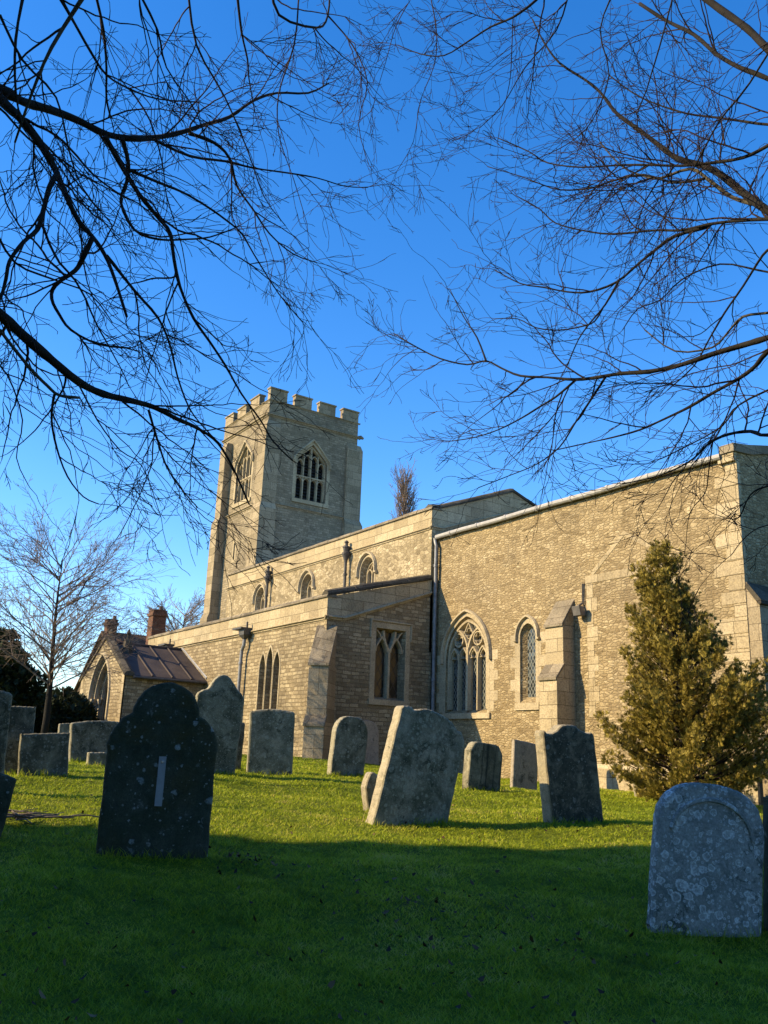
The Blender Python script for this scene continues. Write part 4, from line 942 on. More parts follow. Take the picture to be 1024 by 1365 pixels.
gravestone('squat speckled gravestone with rounded shoulders before the porch doorway', (124, 1019), 17.5, 0.88, 0.72, .16, 'segment', 'speck', lean=-4, yaw=0, group=GG)
gravestone('little low footstone in front of the squat speckled gravestone', (135, 1019), 16.6, .50, .20, .12, 'segment', 'grey', lean=0, yaw=0, group=GG)
gravestone('tall dark gravestone cut by the left edge of the photo', (-25, 1030), 12.2, 0.52, 1.2, .15, 'segment', 'speck', lean=-2, yaw=-10, group=GG)
gravestone('dark gravestone just right of the tall one at the left edge', (16, 1030), 14.2, .46, .93, .14, 'flat', 'speck', lean=-2, yaw=-10, group=GG)
gravestone('dark leaning stone corner low at the left edge', (-30, 1092), 9.4, .44, .55, .12, 'segment', 'dark', lean=8, yaw=-10, group=GG)
gravestone('dark narrow stone just right of the lichen ring gravestone', (1049, 1238), 7.5, .30, .92, .12, 'segment', 'dark', lean=4, yaw=-30, group=GG)
gravestone('far small gravestone between the flat topped stone and the squat one', (88, 1003), 24, .5, .62, .14, 'segment', 'speck', lean=0, yaw=0, group=GG)
gravestone('slim grey stone post beside the conifer at the foot of the chancel wall', (851, 1062), 19.4, .16, .48, .10, 'flat', 'grey', lean=-3, yaw=0, group=GG)
gravestone('round topped stone hidden behind the blackened tilted one, shadowing the chancel wall', None, 0, .72, 1.05, .14, 'round', 'grey', lean=0, yaw=-5, group=GG, xy=(-15.75, 15.9))
# slabs set against the walls
gravestone('pale arched slab set upright against the east wall of the aisle', None, 0, .84, 1.22, .08, 'round', 'slab', lean=0, back=-4, yaw=0, xy=(XA + .22, 14.62), cat='grave slab', name='grave_slab')
gravestone('small grey stone leaning at the foot of the corner buttress', None, 0, .34, .42, .10, 'segment', 'grey', lean=-3, back=-8, xy=(XA + .55, 13.75), cat='grave slab', name='grave_slab')
gravestone('plain smooth brown slab with flat top left of the blackened tilted gravestone', (698, 1048), 18.6, .66, .92, .10, 'flat', 'slab', lean=7, back=-4, yaw=0, cat='grave slab', name='grave_slab')

# ================================================================== TREES
def bark(name, dark, light):
    m, nt, b = new_mat(name); g = nd(nt, 'NewGeometry'); n_ = noise(nt, g.outputs['Position'], 9, 5, .7); n2 = noise(nt, g.outputs['Position'], 60, 3, .7)
    setc(nt, b, mix(nt, n2, ramp(nt, n_, [(.35, dark), (.7, light)]), dark), .9, .2); bump(nt, b, mth(nt, 'ADD', n_, n2), .8, .01); return m
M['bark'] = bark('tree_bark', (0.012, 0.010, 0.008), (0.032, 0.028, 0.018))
M['stick'] = bark('bare_stick', (0.14, 0.11, 0.085), (0.30, 0.25, 0.20))
M['bark_sun_tint'] = bark('pale_bark', (0.045, 0.04, 0.028), (0.12, 0.105, 0.068))  # lighter bark copy: sunlight painted into the colour of a few limbs
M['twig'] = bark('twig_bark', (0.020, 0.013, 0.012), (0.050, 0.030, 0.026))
M['twig_red'] = bark('reddish_twig', (0.06, 0.03, 0.022), (0.13, 0.075, 0.05))
M['twig_grey'] = bark('distant_twig', (0.16, 0.12, 0.095), (0.27, 0.20, 0.16))
class Tubes:
    """collects polylines with radii and makes them tubes, batched by length"""
    def __init__(s): s.g = {}
    def add(s, pts, rad): s.g.setdefault(len(pts), []).append((pts, rad))
    def build(s, name, mat, parent, sides=3):
        Vs, Fs, off = [], [], 0
        for k, lst in s.g.items():
            P = np.array([p for p, _ in lst], float); Rr = np.array([r for _, r in lst], float); N_ = len(P)
            T = np.empty_like(P); T[:, 1:-1] = P[:, 2:] - P[:, :-2]; T[:, 0] = P[:, 1] - P[:, 0]; T[:, -1] = P[:, -1] - P[:, -2]
            T /= np.linalg.norm(T, axis=2, keepdims=True) + 1e-9
            ref = np.array([0.31, 0.17, 0.93]); A = np.cross(T, ref); A /= np.linalg.norm(A, axis=2, keepdims=True) + 1e-6; B = np.cross(T, A)
            an = np.arange(sides) * 2 * np.pi / sides
            V = P[:, :, None, :] + Rr[:, :, None, None] * (A[:, :, None, :] * np.cos(an)[None, None, :, None] + B[:, :, None, :] * np.sin(an)[None, None, :, None])
            ix = (off + np.arange(N_ * k * sides)).reshape(N_, k, sides); nx_ = np.roll(ix, -1, axis=2)
            Fs.append(np.stack([ix[:, :-1], nx_[:, :-1], nx_[:, 1:], ix[:, 1:]], -1).reshape(-1, 4)); Vs.append(V.reshape(-1, 3)); off += N_ * k * sides
        return raw(name, np.concatenate(Vs), np.concatenate(Fs), mat, parent, kind_loop=4, smooth=True)
def unit(v): return v / (np.linalg.norm(v) + 1e-9)
def shoot(p, d, L, n, wig, bias):
    """a wandering polyline: zigzag at each bud, pulled gently by bias"""
    pts = [p]; s = L / n; side = unit(np.cross(d, RNG.normal(0, 1, 3)))
    for i in range(n):
        side = unit(side * .6 + RNG.normal(0, .6, 3)); d = unit(d + side * wig * (1 if i % 2 else -1) + RNG.normal(0, wig * .5, 3) + bias * s)
        pts.append(pts[-1] + d * s)
    return np.array(pts)
def side_dir(t, ang):
    a = RNG.normal(0, 1, 3); a = unit(a - t * (a @ t)); return unit(t * math.cos(ang) + a * math.sin(ang))
def sprout(T, pts, r0, r1, level, dens, lens, bias, wig=.16, tip=True, minr=.0011, start=.0, flat=None):
    """children along a polyline; level counts down"""
    seg = np.linalg.norm(np.diff(pts, axis=0), axis=1); L = seg.sum(); cum = np.r_[0, np.cumsum(seg)]
    n = RNG.poisson(dens[0] * L * (1 - start)) ; ts = list(start + (1 - start) * RNG.random(n))
    if tip: ts.append(.999)
    for t in ts:
        s = t * L; i = min(len(seg) - 1, int(np.searchsorted(cum, s) - 1)); i = max(i, 0); f = (s - cum[i]) / seg[i]
        p = pts[i] + (pts[i + 1] - pts[i]) * f; tg = unit(pts[i + 1] - pts[i])
        d = side_dir(tg, R(RNG.uniform(25, 55))) if t < .99 else unit(tg + RNG.normal(0, .2, 3))
        if flat is not None: d = unit(d - flat * (d @ flat) * .6)
        l = lens[0] * RNG.uniform(.45, 1.15) * (1 - .5 * t)
        rp = r0 + (r1 - r0) * t; ra = max(minr, min(rp * .7, l * .0078 + .0020)); rb = max(minr * .75, ra * .35)
        k = max(3, min(18, int(l / (.05 if len(dens) == 1 else .085)) + 1))
        q = shoot(p, d, l, k, wig, bias); T.add(q, np.linspace(ra, rb, k + 1))
        if len(dens) > 1: sprout(T, q, ra, rb, level - 1, dens[1:], lens[1:], bias, wig, True, minr, .08, flat)
def limb_points(px, D0, D1, n=3):
    P = []; k = len(px); c = catmull(px, n); m_ = len(c)
    wob = 0
    for i, q in enumerate(c):
        t = i / (m_ - 1); wob = wob * .8 + RNG.normal(0, .03); P.append(at(q, D0 + (D1 - D0) * t + wob))
    return np.array(P)
def overhanging_tree(name, label, base, trunk_pts, trunk_r, limbs, bias, dens, lens, mat='bark', tmat='twig', wig=.2, wk=1.0):
    root = empty(name, tuple(base)); tag(root, label, 'tree')
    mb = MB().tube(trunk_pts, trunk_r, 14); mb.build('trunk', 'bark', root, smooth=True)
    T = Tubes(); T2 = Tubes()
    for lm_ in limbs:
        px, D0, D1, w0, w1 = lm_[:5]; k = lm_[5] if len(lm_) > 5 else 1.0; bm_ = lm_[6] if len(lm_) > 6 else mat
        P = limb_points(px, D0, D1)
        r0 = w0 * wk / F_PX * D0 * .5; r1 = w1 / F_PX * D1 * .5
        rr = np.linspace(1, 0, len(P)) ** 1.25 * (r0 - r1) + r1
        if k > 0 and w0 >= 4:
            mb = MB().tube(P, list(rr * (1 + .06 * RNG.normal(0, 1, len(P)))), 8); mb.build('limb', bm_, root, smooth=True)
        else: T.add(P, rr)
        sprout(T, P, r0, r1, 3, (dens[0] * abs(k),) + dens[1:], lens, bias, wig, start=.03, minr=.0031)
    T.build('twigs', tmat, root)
    return root
LL = [  # left tree: pixel path of each limb on the photo, its distance at either end, thickness in pixels
 ([(-60,95),(0,119),(32,136),(69,147),(105,161),(142,179),(185,185),(232,179),(274,166),(306,156),(338,134),(369,124),(411,124),(438,111)], 7.0, 8.6, 16, 2.5),
 ([(-20,110),(10,142),(32,163),(58,198),(74,227),(87,258),(105,295),(124,316),(140,340),(153,372),(169,422)], 7.0, 6.6, 15, 4),
 ([(124,316),(110,345),(100,361),(74,380),(69,398),(79,419),(95,440),(132,459),(174,464)], 6.7, 6.9, 8, 2.5),
 ([(77,230),(66,250),(58,280),(50,306),(32,322),(13,348),(8,372),(0,398),(-20,430)], 6.8, 6.2, 8, 4),
 ([(140,182),(163,222),(185,258),(211,290),(227,311),(232,345),(240,382),(258,424),(280,456),(301,488),(322,525),(348,561),(364,588),(390,614)], 7.4, 8.6, 8, 2),
 ([(163,185),(171,216),(169,243),(161,269),(179,306),(211,319),(248,319),(280,316),(316,303)], 7.4, 8.0, 7, 2),
 ([(253,178),(285,190),(306,211),(316,248),(338,280),(359,311),(390,338),(422,350)], 7.9, 8.8, 6, 1.6),
 ([(205,186),(253,208),(301,215),(338,224),(380,230),(422,237),(459,248),(490,250)], 7.6, 9.0, 5, 1.4),
 ([(171,226),(211,243),(243,256),(274,274),(301,293),(322,311),(338,338),(372,392),(404,430)], 7.5, 8.6, 5, 1.6),
 ([(-70,360),(0,419),(32,448),(69,480),(105,509),(137,525),(174,534),(206,543),(237,559),(258,568),(285,585),(301,606),(316,635),(332,672)], 6.4, 8.8, 18, 2.2, .9),
 ([(0,440),(16,461),(42,493),(63,514),(79,527),(105,530)], 6.3, 6.6, 5, 4, .5, 'bark_sun_tint'),
 ([(73,526),(71,534),(69,561),(76,598),(90,635),(111,662),(132,672)], 6.6, 6.8, 4, 1.5),
 ([(198,546),(208,580),(221,619),(237,646),(264,677)], 7.4, 7.8, 4, 1.4),
 ([(142,340),(179,387),(211,424),(227,461),(237,503),(253,545),(274,572),(295,593)], 7.2, 8.4, 5, 1.6),
 ([(70,-20),(82,0),(100,32),(121,69),(142,100),(174,119),(211,132),(264,136)], 6.4, 7.6, 6, 2),
 ([(127,-10),(138,40),(142,90),(142,130),(148,158)], 6.6, 7.4, 4.5, 3),
 ([(115,-10),(69,63),(42,126),(20,190)], 6.2, 7.0, 7, 3, .6, 'bark_sun_tint'),
 ([(32,-10),(21,53),(21,121),(30,170)], 6.2, 6.5, 5, 2.5),
 ([(316,-10),(322,42),(330,79),(332,105),(340,150)], 7.2, 8.0, 4.5, 1.6),
 ([(360,-30),(372,20),(422,37),(437,21),(440,-20)], 8.0, 8.6, 5, 3),
 ([(437,20),(470,60),(490,110),(478,165),(492,220)], 8.6, 9.2, 3.5, 1.2),
 ([(174,119),(200,160),(216,215),(222,260),(243,330),(250,382)], 7.2, 7.6, 3.5, 1.4),
 ([(250,-20),(262,60),(300,130),(330,200),(352,262),(380,300)], 6.8, 7.6, 4.0, 1.2),
 ([(400,-20),(392,60),(372,124),(372,180),(392,240),(410,300)], 7.6, 8.4, 3.8, 1.2),
 ([(0,20),(30,80),(75,130),(92,200),(110,250),(150,300)], 5.6, 6.2, 4, 1.6),
 ([(-20,470),(10,500),(30,560),(22,610),(40,650)], 6.4, 6.8, 3.2, 1.2, .7),
 ([(105,512),(130,560),(160,600),(190,622),(215,690)], 7.0, 7.6, 3.0, 1.2, .7),
 ([(-10,300),(20,350),(70,372),(120,392),(150,430)], 6.0, 6.6, 4, 1.5),
 ([(180,-20),(210,40),(222,90),(262,150),(280,210)], 5.8, 6.6, 4, 1.4),
]
lb = np.array([-6.9, -1.6]); lbz = gz(*lb)
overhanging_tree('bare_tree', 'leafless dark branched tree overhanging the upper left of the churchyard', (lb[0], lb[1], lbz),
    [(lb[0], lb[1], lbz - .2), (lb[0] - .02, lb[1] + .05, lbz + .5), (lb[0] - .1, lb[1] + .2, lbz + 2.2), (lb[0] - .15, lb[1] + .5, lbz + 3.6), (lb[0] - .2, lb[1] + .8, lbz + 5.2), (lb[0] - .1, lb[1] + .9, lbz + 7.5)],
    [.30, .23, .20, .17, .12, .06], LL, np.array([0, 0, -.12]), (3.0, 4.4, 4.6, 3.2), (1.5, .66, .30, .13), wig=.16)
RL = [
 ([(1090,320),(1024,281),(996,261),(961,233),(935,220),(904,212),(879,194),(853,174),(822,151),(802,125),(781,107),(746,84),(725,56),(710,26)], 7.6, 9.4, 20, 2.5),
 ([(1007,272),(976,263),(945,240),(920,225),(879,238),(853,233),(827,220),(800,190)], 7.9, 9.0, 10, 2, .8, 'bark_sun_tint'),
 ([(1080,120),(1024,66),(996,38),(961,13),(930,-10)], 7.0, 7.6, 15, 10, .6),
 ([(1090,140),(1024,105),(986,90),(955,72),(925,46),(889,28),(853,5)], 7.4, 8.4, 11, 5, .9),
 ([(1080,165),(1024,166),(986,161),(950,156),(914,151),(868,136),(838,120),(812,100)], 7.2, 8.6, 7, 1.8),
 ([(1080,160),(1024,194),(991,210),(950,217),(909,221),(868,220),(827,220),(776,223),(730,217),(705,202),(664,184)], 7.2, 9.2, 9, 1.6),
 ([(940,238),(918,242),(894,243),(858,233),(817,241),(787,251),(746,253),(715,243),(694,235),(650,222)], 7.9, 9.6, 6, 1.4),
 ([(1090,290),(1024,292),(986,294),(945,299),(909,307),(874,307),(817,312),(776,307),(740,297),(720,279),(690,262)], 7.4, 9.4, 9, 1.5),
 ([(945,302),(899,315),(874,333),(853,350),(822,376),(786,389),(756,389),(725,383),(694,378),(660,360)], 8.0, 9.4, 8, 1.6),
 ([(827,371),(807,406),(787,430),(771,453),(756,488)], 8.6, 9.2, 5, 1.6),
 ([(805,408),(793,428),(776,435),(746,440),(715,437),(690,425),(660,425)], 8.8, 9.6, 4, 1.3),
 ([(1100,425),(1024,450),(991,460),(950,472),(909,486),(868,495),(827,498),(797,503),(766,506),(730,503),(694,501),(669,491),(648,481),(623,486),(587,478),(556,463),(526,445)], 7.2, 10.2, 13, 1.6, .9),
 ([(648,481),(636,450),(618,422),(600,386)], 9.4, 9.8, 4, 1.2),
 ([(766,508),(741,529),(720,542),(694,558),(664,573),(633,583),(602,588)], 8.8, 9.8, 5.5, 1.3),
 ([(807,503),(787,534),(766,565),(746,596),(715,619),(679,634),(638,650)], 8.5, 9.6, 5, 1.2),
 ([(760,512),(741,550),(710,585),(684,611)], 8.9, 9.5, 3.5, 1.2),
 ([(1080,420),(1024,468),(1007,488),(986,504),(950,524),(920,542),(889,557),(853,573),(817,583),(781,591),(740,600)], 7.2, 9.4, 11, 1.5),
 ([(1080,560),(1024,580),(1001,575),(971,579),(945,591),(925,611),(899,626),(868,637),(830,645)], 7.0, 8.4, 9, 1.4),
 ([(950,589),(945,626),(940,657),(920,683),(915,720)], 7.6, 8.0, 3.2, 1.0, .8),
 ([(1030,330),(1017,340),(991,381),(966,417),(945,453),(925,488),(890,520)], 7.4, 8.4, 6, 1.6),
 ([(1060,410),(1024,417),(991,422),(971,442),(950,463),(900,468),(860,440)], 7.8, 8.6, 6, 2, .8, 'bark_sun_tint'),
 ([(735,-25),(715,0),(684,23),(654,36),(623,56),(592,74),(561,72),(530,60)], 8.4, 9.6, 7, 1.5),
 ([(684,25),(682,77),(679,112),(668,160)], 8.8, 9.2, 3.2, 1.2),
 ([(572,-15),(582,41),(579,87),(561,133),(551,189),(531,225)], 9.2, 9.8, 3.4, 1.0),
 ([(560,-20),(530,30),(515,80),(500,130)], 9.4, 9.6, 3, 1),
 ([(900,-15),(880,60),(862,120),(850,170),(900,250)], 7.4, 8.2, 4, 1.5),
 ([(820,-15),(800,40),(812,100),(790,160),(760,190),(720,210)], 7.9, 8.8, 4, 1.2),
 ([(760,-15),(742,40),(700,90),(670,140),(640,170)], 8.4, 9.4, 4, 1.2),
 ([(1024,520),(985,540),(960,570),(905,600),(880,612)], 7.6, 8.2, 4, 1.4),
 ([(1070,372),(1010,360),(960,352),(910,372),(880,400),(850,412),(830,440)], 7.8, 8.6, 4.5, 1.4),
 ([(1060,10),(1000,110),(960,160),(930,215),(902,262),(880,300),(860,330)], 7.0, 8.0, 5, 1.5),
 ([(1080,640),(1024,648),(1000,660),(985,690),(965,690)], 7.0, 7.4, 4, 1.2),
 ([(1080,700),(1024,700),(995,715),(975,740)], 7.0, 7.3, 3.5, 1.2),
]
rb = np.array([-2.6, 8.3]); rbz = gz(*rb)
overhanging_tree('bare_tree', 'leafless spreading tree whose limbs reach in from the upper right', (rb[0], rb[1], rbz),
    [(rb[0], rb[1], rbz - .2), (rb[0], rb[1], rbz + .5), (rb[0] - .05, rb[1] - .1, rbz + 2.4), (rb[0] - .05, rb[1] - .15, rbz + 4.0), (rb[0] - .1, rb[1] - .3, rbz + 5.8), (rb[0] - .05, rb[1] - .3, rbz + 8.5)],
    [.36, .28, .25, .22, .15, .07], RL, np.array([0, 0, .05]), (3.0, 4.4, 4.6, 3.2), (1.4, .66, .30, .13), wig=.17, wk=.70)

# free-standing trees further off
def far_tree(name, label, base, H, spread, levels, r0, tw, mat, seedang=0, fast=False, lean=(0, 0)):
    root = empty(name, tuple(base)); tag(root, label, 'tree'); base = np.array(base, float)
    tr = [base + np.array((lean[0] * t + .04 * H * .3 * math.sin(t * 5 + seedang), lean[1] * t + .03 * H * .3 * math.sin(t * 4 + seedang), H * t * (1 if fast else .82))) for t in np.linspace(0, 1, 8)]
    MB().tube(tr, list(np.linspace(r0, r0 * .10, 8)), 8).build('trunk', mat, root, smooth=True)
    T = Tubes(); tr = np.array(tr)
    n = levels[0]
    for i in range(n):
        t = RNG.uniform(.06 if fast else .25, 1.0); k = min(6, int(t * 7)); f = t * 7 - k; p = tr[k] + (tr[k + 1] - tr[k]) * f
        a = RNG.uniform(0, 6.283); up = 2.6 if fast else RNG.uniform(.35, 1.0)
        d = unit(np.array((math.cos(a), math.sin(a), up))); l = spread * RNG.uniform(.6, 1.1) * (1 - .45 * t)
        q = shoot(p, d, l, 8, .08, np.array((0, 0, .12 if fast else .02))); ra = r0 * .32 * (1 - .5 * t)
        T.add(q, np.linspace(ra, tw * 1.2, 9))
        sprout(T, q, ra, tw * 1.5, 2, levels[1], levels[2], np.array((0, 0, 1.1 if fast else .05)), .1, True, tw, .1)
    T.build('crown', 'twig_grey', root)
    return root
p = at((62, 930), 25); far_tree('garden_tree', 'bare spreading tree standing left of the church porch', (p[0], p[1], gz(p[0], p[1])), 5.9, 3.5, (56, (3.4, 4.5, 4.0), (1.5, .6, .25)), .10, .0050, 'bark', 1.0)
p = at((243, 860), 80); far_tree('distant_tree', 'far bare tree between the brick chimney and the tower', (p[0], p[1], 1.2), 14.0, 6.5, (60, (1.6, 2.4, 1.6), (2.8, 1.2, .6)), .35, .017, 'bark', 2.0)
p = at((542, 700), 60); far_tree('poplar_tree', 'slender upright bare poplar rising behind the nave roof', (p[0], p[1], 1.2), 18.5, 2.9, (380, (2.6, 2.6), (1.3, .7)), .22, .013, 'twig_grey', .5, True)

# ------------------------------------------------------------------ evergreens
def foliage_mat(name, stops, trans=.25):
    m, nt, b = new_mat(name); g = nd(nt, 'NewGeometry')
    n_ = noise(nt, g.outputs['Position'], 1.7, 3, .6)
    f = mth(nt, 'ADD', mth(nt, 'MULTIPLY', g.outputs['Random Per Island'], .65), mth(nt, 'MULTIPLY', mth(nt, 'SUBTRACT', n_, .25), .75))
    c = ramp(nt, f, stops); setc(nt, b, c, .65, .25)
    tr = nd(nt, 'BsdfTranslucent', {'Color': c}); mx = nd(nt, 'MixShader', {0: trans}); nt.links.new(b.outputs[0], mx.inputs[1]); nt.links.new(tr.outputs[0], mx.inputs[2])
    o = [n for n in nt.nodes if n.type == 'OUTPUT_MATERIAL'][0]; nt.links.new(mx.outputs[0], o.inputs[0]); return m
M['thuja'] = foliage_mat('golden_conifer', [(0, (0.055, 0.042, 0.012)), (.35, (0.16, 0.125, 0.022)), (.7, (0.33, 0.26, 0.042)), (1, (0.50, 0.37, 0.11))])
M['yew'] = foliage_mat('yew_foliage', [(0, (0.010, 0.018, 0.007)), (.5, (0.022, 0.034, 0.012)), (1, (0.045, 0.055, 0.02))], .1)
def sprays(P, D_, size, nb=7, fan=.9, wd=.16):
    """P (n,3) bases, D_ (n,3) directions: a flat fan of nb narrow blades each"""
    n = len(P); Nn = np.cross(D_, RNG.normal(0, 1, (n, 3))); Nn /= np.linalg.norm(Nn, axis=1, keepdims=True) + 1e-9; S = np.cross(D_, Nn)
    Vs = []
    sz = size * (0.6 + .8 * RNG.random(n))
    for b_ in range(nb):
        a = (b_ / (nb - 1) - .5) * 2 * fan + RNG.normal(0, .12, n); st = abs(b_ / (nb - 1) - .5) * .5
        o = P + D_ * (sz * (.5 - st) * .7)[:, None]
        dr = D_ * np.cos(a)[:, None] + S * np.sin(a)[:, None] + Nn * RNG.normal(0, .25, n)[:, None]; l = sz * (.55 + .25 * RNG.random(n)); w_ = (l * wd)[:, None]
        sd = (S * np.cos(a)[:, None] - D_ * np.sin(a)[:, None]); m_ = o + dr * (l * .45)[:, None]
        Vs.append(np.stack([o, m_ + sd * w_, o + dr * l[:, None], m_ - sd * w_], 1))
    V = np.stack(Vs, 1).reshape(-1, 3); k = np.arange(n * nb) * 4
    return V, np.stack([k, k + 1, k + 2, k + 3], 1)
# golden conifer by the chancel
p = at((914, 1074), 18.2); tb = np.array([p[0], p[1], gz(p[0], p[1])])
con = empty('golden_conifer', tuple(tb)); tag(con, 'ragged golden green conifer growing against the chancel wall', 'conifer')
TH = 5.0; top = tb + np.array((-.05, -.12, TH))
tr = np.array([tb + (top - tb) * t + np.array((.05 * math.sin(t * 6), .05 * math.sin(t * 5), 0)) for t in np.linspace(0, .97, 9)])
MB().tube(tr, list(np.linspace(.11, .012, 9)), 8).build('trunk', 'bark', con, smooth=True)
T = Tubes(); PP, DD = [], []
for i in range(400):
    t = RNG.beta(.9, 1.3) * .97 + .005; k = min(7, int(t * 8)); q0 = tr[k] + (tr[k + 1] - tr[k]) * (t * 8 - k)
    prof = 2.1 * (1 - t) ** .80 * (1.0 if t > .10 else .70 + 3.0 * t) + .14
    a = RNG.uniform(0, 6.283); lump = .74 + .36 * math.sin(a * 3 + t * 9) * math.sin(t * 14 + a * 2) + RNG.uniform(-.12, .22)
    l = prof * lump; d = unit(np.array((math.cos(a), math.sin(a), (.30 if t > .25 else -.10 + 1.6 * t) + .9 * t)))
    q = shoot(q0, d, l, 6, .07, np.array((0, 0, .35))); T.add(q, np.linspace(.016 * (1 - t) + .006, .003, 7))
    n = int((12 + 56 * l) * RNG.choice([.15, .6, 1.3] if t > .25 else [.8, 1.0, 1.3], p=[.3, .3, .40]))
    u = .34 + .68 * RNG.random(n) ** .75; u = np.clip(u, 0, .999)
    for uu in u:
        kk = min(5, int(uu * 6)); pp = q[kk] + (q[kk + 1] - q[kk]) * (uu * 6 - kk); tg = unit(q[kk + 1] - q[kk])
        PP.append(pp + RNG.normal(0, .05, 3)); DD.append(unit(tg * .8 + RNG.normal(0, .5, 3) + np.array((0, 0, .75))))
T.build('branches', 'twig', con)
V, Fc = sprays(np.array(PP), np.array(DD), .098, 8, .75, .10); raw('foliage', V, Fc, 'thuja', con, kind_loop=4)
# yews and hedge on the left
def shrub(name, label, cat, centres, n, size, mat='yew', stems=True, nb=6):
    c0 = centres[0]; root = empty(name, (c0[0], c0[1], gz(c0[0], c0[1]))); tag(root, label, cat)
    PP, DD = [], []; vol = np.array([c[3] * c[4] * c[5] for c in centres]) ** .67
    for c, v_ in zip(centres, vol / vol.sum()):
        k = int(n * v_); d = RNG.normal(0, 1, (k, 3)); d /= np.linalg.norm(d, axis=1, keepdims=True)
        lump = 1 + .16 * np.sin(d[:, 0] * 7 + c[0]) * np.sin(d[:, 1] * 6 + d[:, 2] * 5) ; r = (RNG.random(k) ** .22) * lump
        PP.append(np.array(c[:3]) + d * r[:, None] * np.array(c[3:6])); DD.append(d + RNG.normal(0, .4, (k, 3)) + np.array((0, 0, .15)))
    P = np.concatenate(PP); Dn = np.concatenate(DD); Dn /= np.linalg.norm(Dn, axis=1, keepdims=True); g_ = ground(P[:, 0], P[:, 1]); ok = P[:, 2] > g_ - .02
    V, Fc = sprays(P[ok], Dn[ok], size, nb, .9, .2); raw('foliage', V, Fc, mat, root, kind_loop=4)
    mb = MB()
    for c in centres:
        b0 = np.array((c[0], c[1], gz(c[0], c[1])))
        for j in range(4):
            e = np.array(c[:3]) + RNG.normal(0, .3, 3) * np.array(c[3:6]) + np.array((0, 0, c[5] * .3)); mb.tube([b0 + RNG.normal(0, .05, 3) * (1, 1, 0), (b0 + e) / 2 + RNG.normal(0, .1, 3), e], [.06, .04, .015], 6)
    mb.build('stems', 'bark', root, smooth=True); return root
def ctr(px, D, rx, ry, rz, up=0):
    p = at(px, D); return (p[0], p[1], p[2] + up, rx, ry, rz)
shrub('yew_tree', 'dark evergreen yew at the left edge behind the bare tree', 'yew', [ctr((8, 905), 31, .7, .7, .9), ctr((-15, 885), 32, .9, .9, 1.1), ctr((32, 918), 31, .6, .6, .5), ctr((-25, 925), 31, 1.2, 1.2, 1.0)], 6500, .2)
shrub('dark_hedge', 'low dark hedge between the left gravestones and the porch', 'hedge', [ctr((20, 968), 33, 1.2, 1.2, .95), ctr((50, 963), 34, 1.2, 1.2, .95), ctr((78, 960), 35, 1.2, 1.2, 1.0), ctr((100, 966), 35, .7, .7, .8), ctr((-15, 965), 33, 1.5, 1.5, 1.0)], 12000, .2)
# unseen clipped yew block added to the south to shade the front lawn
def clipped_block(name, label, p0, p1, thick, H):
    p0 = np.array(p0, float); p1 = np.array(p1, float); L = np.linalg.norm(p1 - p0); u = (p1 - p0) / L; v = np.array((-u[1], u[0]))
    root = empty(name, (p0[0], p0[1], gz(p0[0], p0[1]))); tag(root, label, 'hedge'); mb = MB()
    nu, nz = int(L / .5), int(H / .5)
    def surf(a, b_, z):
        q = p0 + u * a + v * b_; w_ = .10 * math.sin(a * 2.3 + z * 1.1) + .08 * math.sin(a * 5.1 - z * 3.7 + b_) + .06 * math.sin(z * 6.1 + a)
        return q, w_
    grid = lambda f, m_, n_: mb.add([f(i / m_, j / n_) for i in range(m_ + 1) for j in range(n_ + 1)], [(i * (n_ + 1) + j, i * (n_ + 1) + j + 1, (i + 1) * (n_ + 1) + j + 1, (i + 1) * (n_ + 1) + j) for i in range(m_) for j in range(n_)])
    def side(b_, sg):
        def f(s, t):
            q, w_ = surf(s * L, b_, t * H); q = q + v * w_ * sg * (1 if 0 < s < 1 and t < 1 else 0); return (q[0], q[1], -.2 + t * (H + .2))
        return f
    grid(side(0, -1), nu, nz); grid(side(thick, 1), nu, nz)
    for s in (0, 1): grid(lambda a, t, s=s: (*(p0 + u * (L * s) + v * thick * a), -.2 + t * (H + .2)), 6, nz)
    grid(lambda a, t: (*(p0 + u * L * a + v * thick * t), H + (.12 * math.sin(a * L * 1.9) if 0 < a < 1 and 0 < t < 1 else 0)), nu, 6)
    mb.build('hedge_body', 'yew', root)
    n = 26000; f = RNG.random(n); a = RNG.random(n) * L; z = RNG.random(n) * H; b_ = np.where(f < .42, 0, thick)
    P = p0[None] + u[None] * a[:, None] + v[None] * b_[:, None]; zz = z.copy(); tp = f > .84; P[tp] = p0 + u * a[tp, None] + v * (RNG.random(tp.sum()) * thick)[:, None]; zz[tp] = H
    en = f < .06; P[en] = p0 + v * (RNG.random(en.sum()) * thick)[:, None]
    Dn = np.where(tp[:, None], np.array((0, 0, 1.)), np.where(en[:, None], np.r_[-u, 0], np.where((b_ == 0)[:, None], np.r_[-v, 0], np.r_[v, 0]))) + RNG.normal(0, .5, (n, 3)); Dn /= np.linalg.norm(Dn, axis=1, keepdims=True)
    V, Fc = sprays(np.c_[P, zz], Dn, .20, 5, .9, .25); raw('foliage', V, Fc, 'yew', root, kind_loop=4)
clipped_block('clipped_hedge', 'unseen tall yew hedge added south of the lawn to shade its front', (-12.7, -5.8), (5.5, -8.2), 2.2, 10.5)

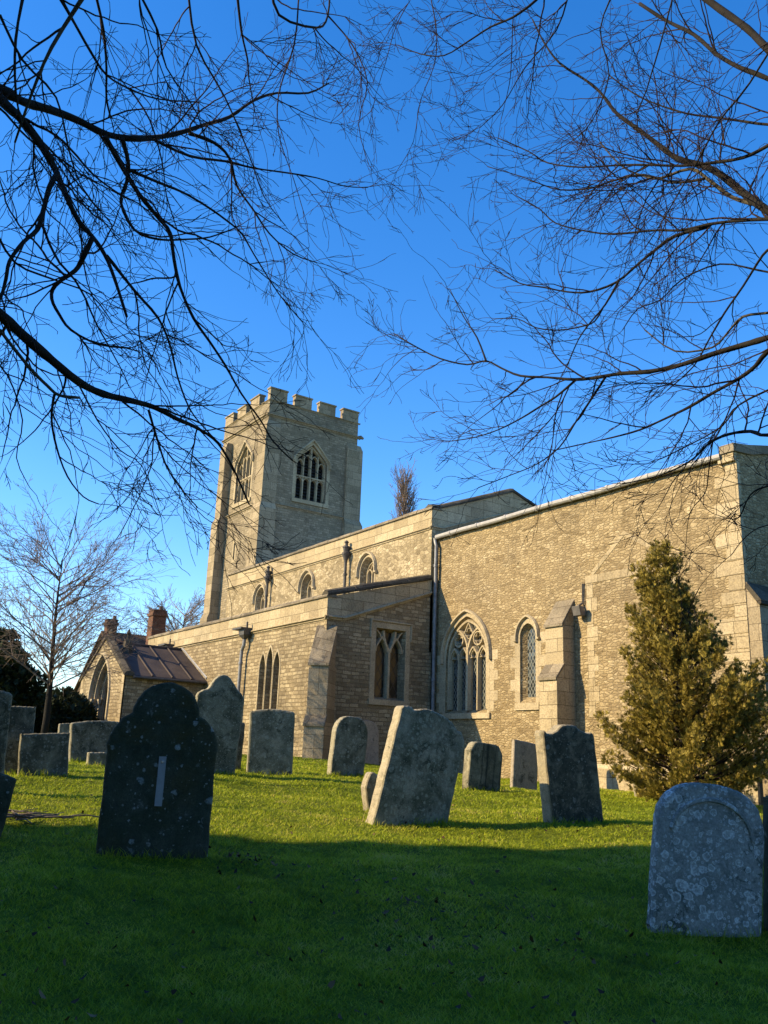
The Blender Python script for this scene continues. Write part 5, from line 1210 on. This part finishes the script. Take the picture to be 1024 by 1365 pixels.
# loose sticks heaped beside the dark stone
for i in range(9):
    c = at((random.uniform(0, 95), random.uniform(1092, 1112)), 10.0); an = random.uniform(-.9, .9) + math.atan2(AX_R[1], AX_R[0]); L = random.uniform(.4, 1.0)
    d = np.array((math.cos(an), math.sin(an), 0)); z0 = gz(c[0], c[1]) + .04 + .012 * i * .6
    P = [np.array((c[0], c[1], z0)) + d * L * (t - .5) + np.array((0, 0, random.uniform(-.01, .03))) + RNG.normal(0, .02, 3) * (1, 1, .2) for t in np.linspace(0, 1, 6)]
    T = Tubes(); mb = MB().tube(P, list(np.linspace(.013, .005, 6)), 6)
    mb.tube([P[3], P[3] + d * .15 + np.array((-d[1], d[0], .2)) * .12], [.006, .003], 5)
    o = mb.build('fallen_stick', 'stick', smooth=True, org=tuple(P[2])); tag(o, 'bare pale stick in the loose heap on the grass left of the dark lobed gravestone', 'stick', 'loose sticks heaped on the grass')

# unseen yew belt added to block sky light from the east, and a row of bare trees on the south-west, both outside the picture
clipped_block('clipped_hedge', 'unseen tall yew belt added on the east side to block sky light', (13.0, 4.0), (5.0, 32.0), 2.2, 8.0)
for k, (x_, y_, h_) in enumerate(((-15.2, -4.6, 8.5), (-17.8, -4.0, 9.5), (-21.0, -6.5, 9.0))):
    far_tree('bare_tree', ('nearest', 'middle', 'farthest')[k] + ' of three bare trees in a row left of the picture', (x_, y_, gz(x_, y_)), h_, 2.4, (12, (2.0, 2.5), (1.0, .4)), .19, .006, 'bark', k * 1.7)

# uncut grass round the foot of each stone
V_, F_, off_ = [], [], 0
for o in [o for o in bpy.data.objects if o.name.startswith('gravestone') and o.parent is None]:
    mx = o.matrix_basis; me = o.data; ys = [v.co.y for v in me.vertices]; hw_ = (max(ys) - min(ys)) / 2; n = int(260 * hw_ * 2)
    e = RNG.random(n) * 2 - 1; sd = RNG.choice([-1, 1], n); lx = sd * (.09 + np.abs(RNG.normal(0, .05, n))); ly = e * (hw_ + .06)
    a = o.rotation_euler.z; x = o.location.x + lx * math.cos(a) - ly * math.sin(a); y = o.location.y + lx * math.sin(a) + ly * math.cos(a)
    z = ground(x, y) + rough_ground(x, y) - .01; h = .05 + .08 * RNG.random(n) ** 2; th = RNG.random(n) * 6.28; la = RNG.random(n) * 6.28; ln = h * (.3 + .8 * RNG.random(n)); w_ = .0045 * max(1, math.hypot(o.location.x, o.location.y) / 6)
    B = np.stack([x, y, z], 1); bx = np.stack([np.cos(th) * w_ / 2, np.sin(th) * w_ / 2, th * 0], 1); L3 = np.stack([np.cos(la) * ln, np.sin(la) * ln, h], 1); mid = L3 * np.array((.4, .4, .65))
    V_.append(np.stack([B - bx, B + bx, B + mid + bx * .7, B + mid - bx * .7, B + L3], 1).reshape(-1, 3)); k = off_ + np.arange(n) * 5; off_ += 5 * n
    F_ += [np.stack([k, k + 1, k + 2], 1), np.stack([k, k + 2, k + 3], 1), np.stack([k + 3, k + 2, k + 4], 1)]
tg = raw('grass_tufts', np.concatenate(V_), np.concatenate(F_), 'blade'); tag(tg, 'longer uncut grass growing round the feet of the gravestones', 'grass', kind='stuff')
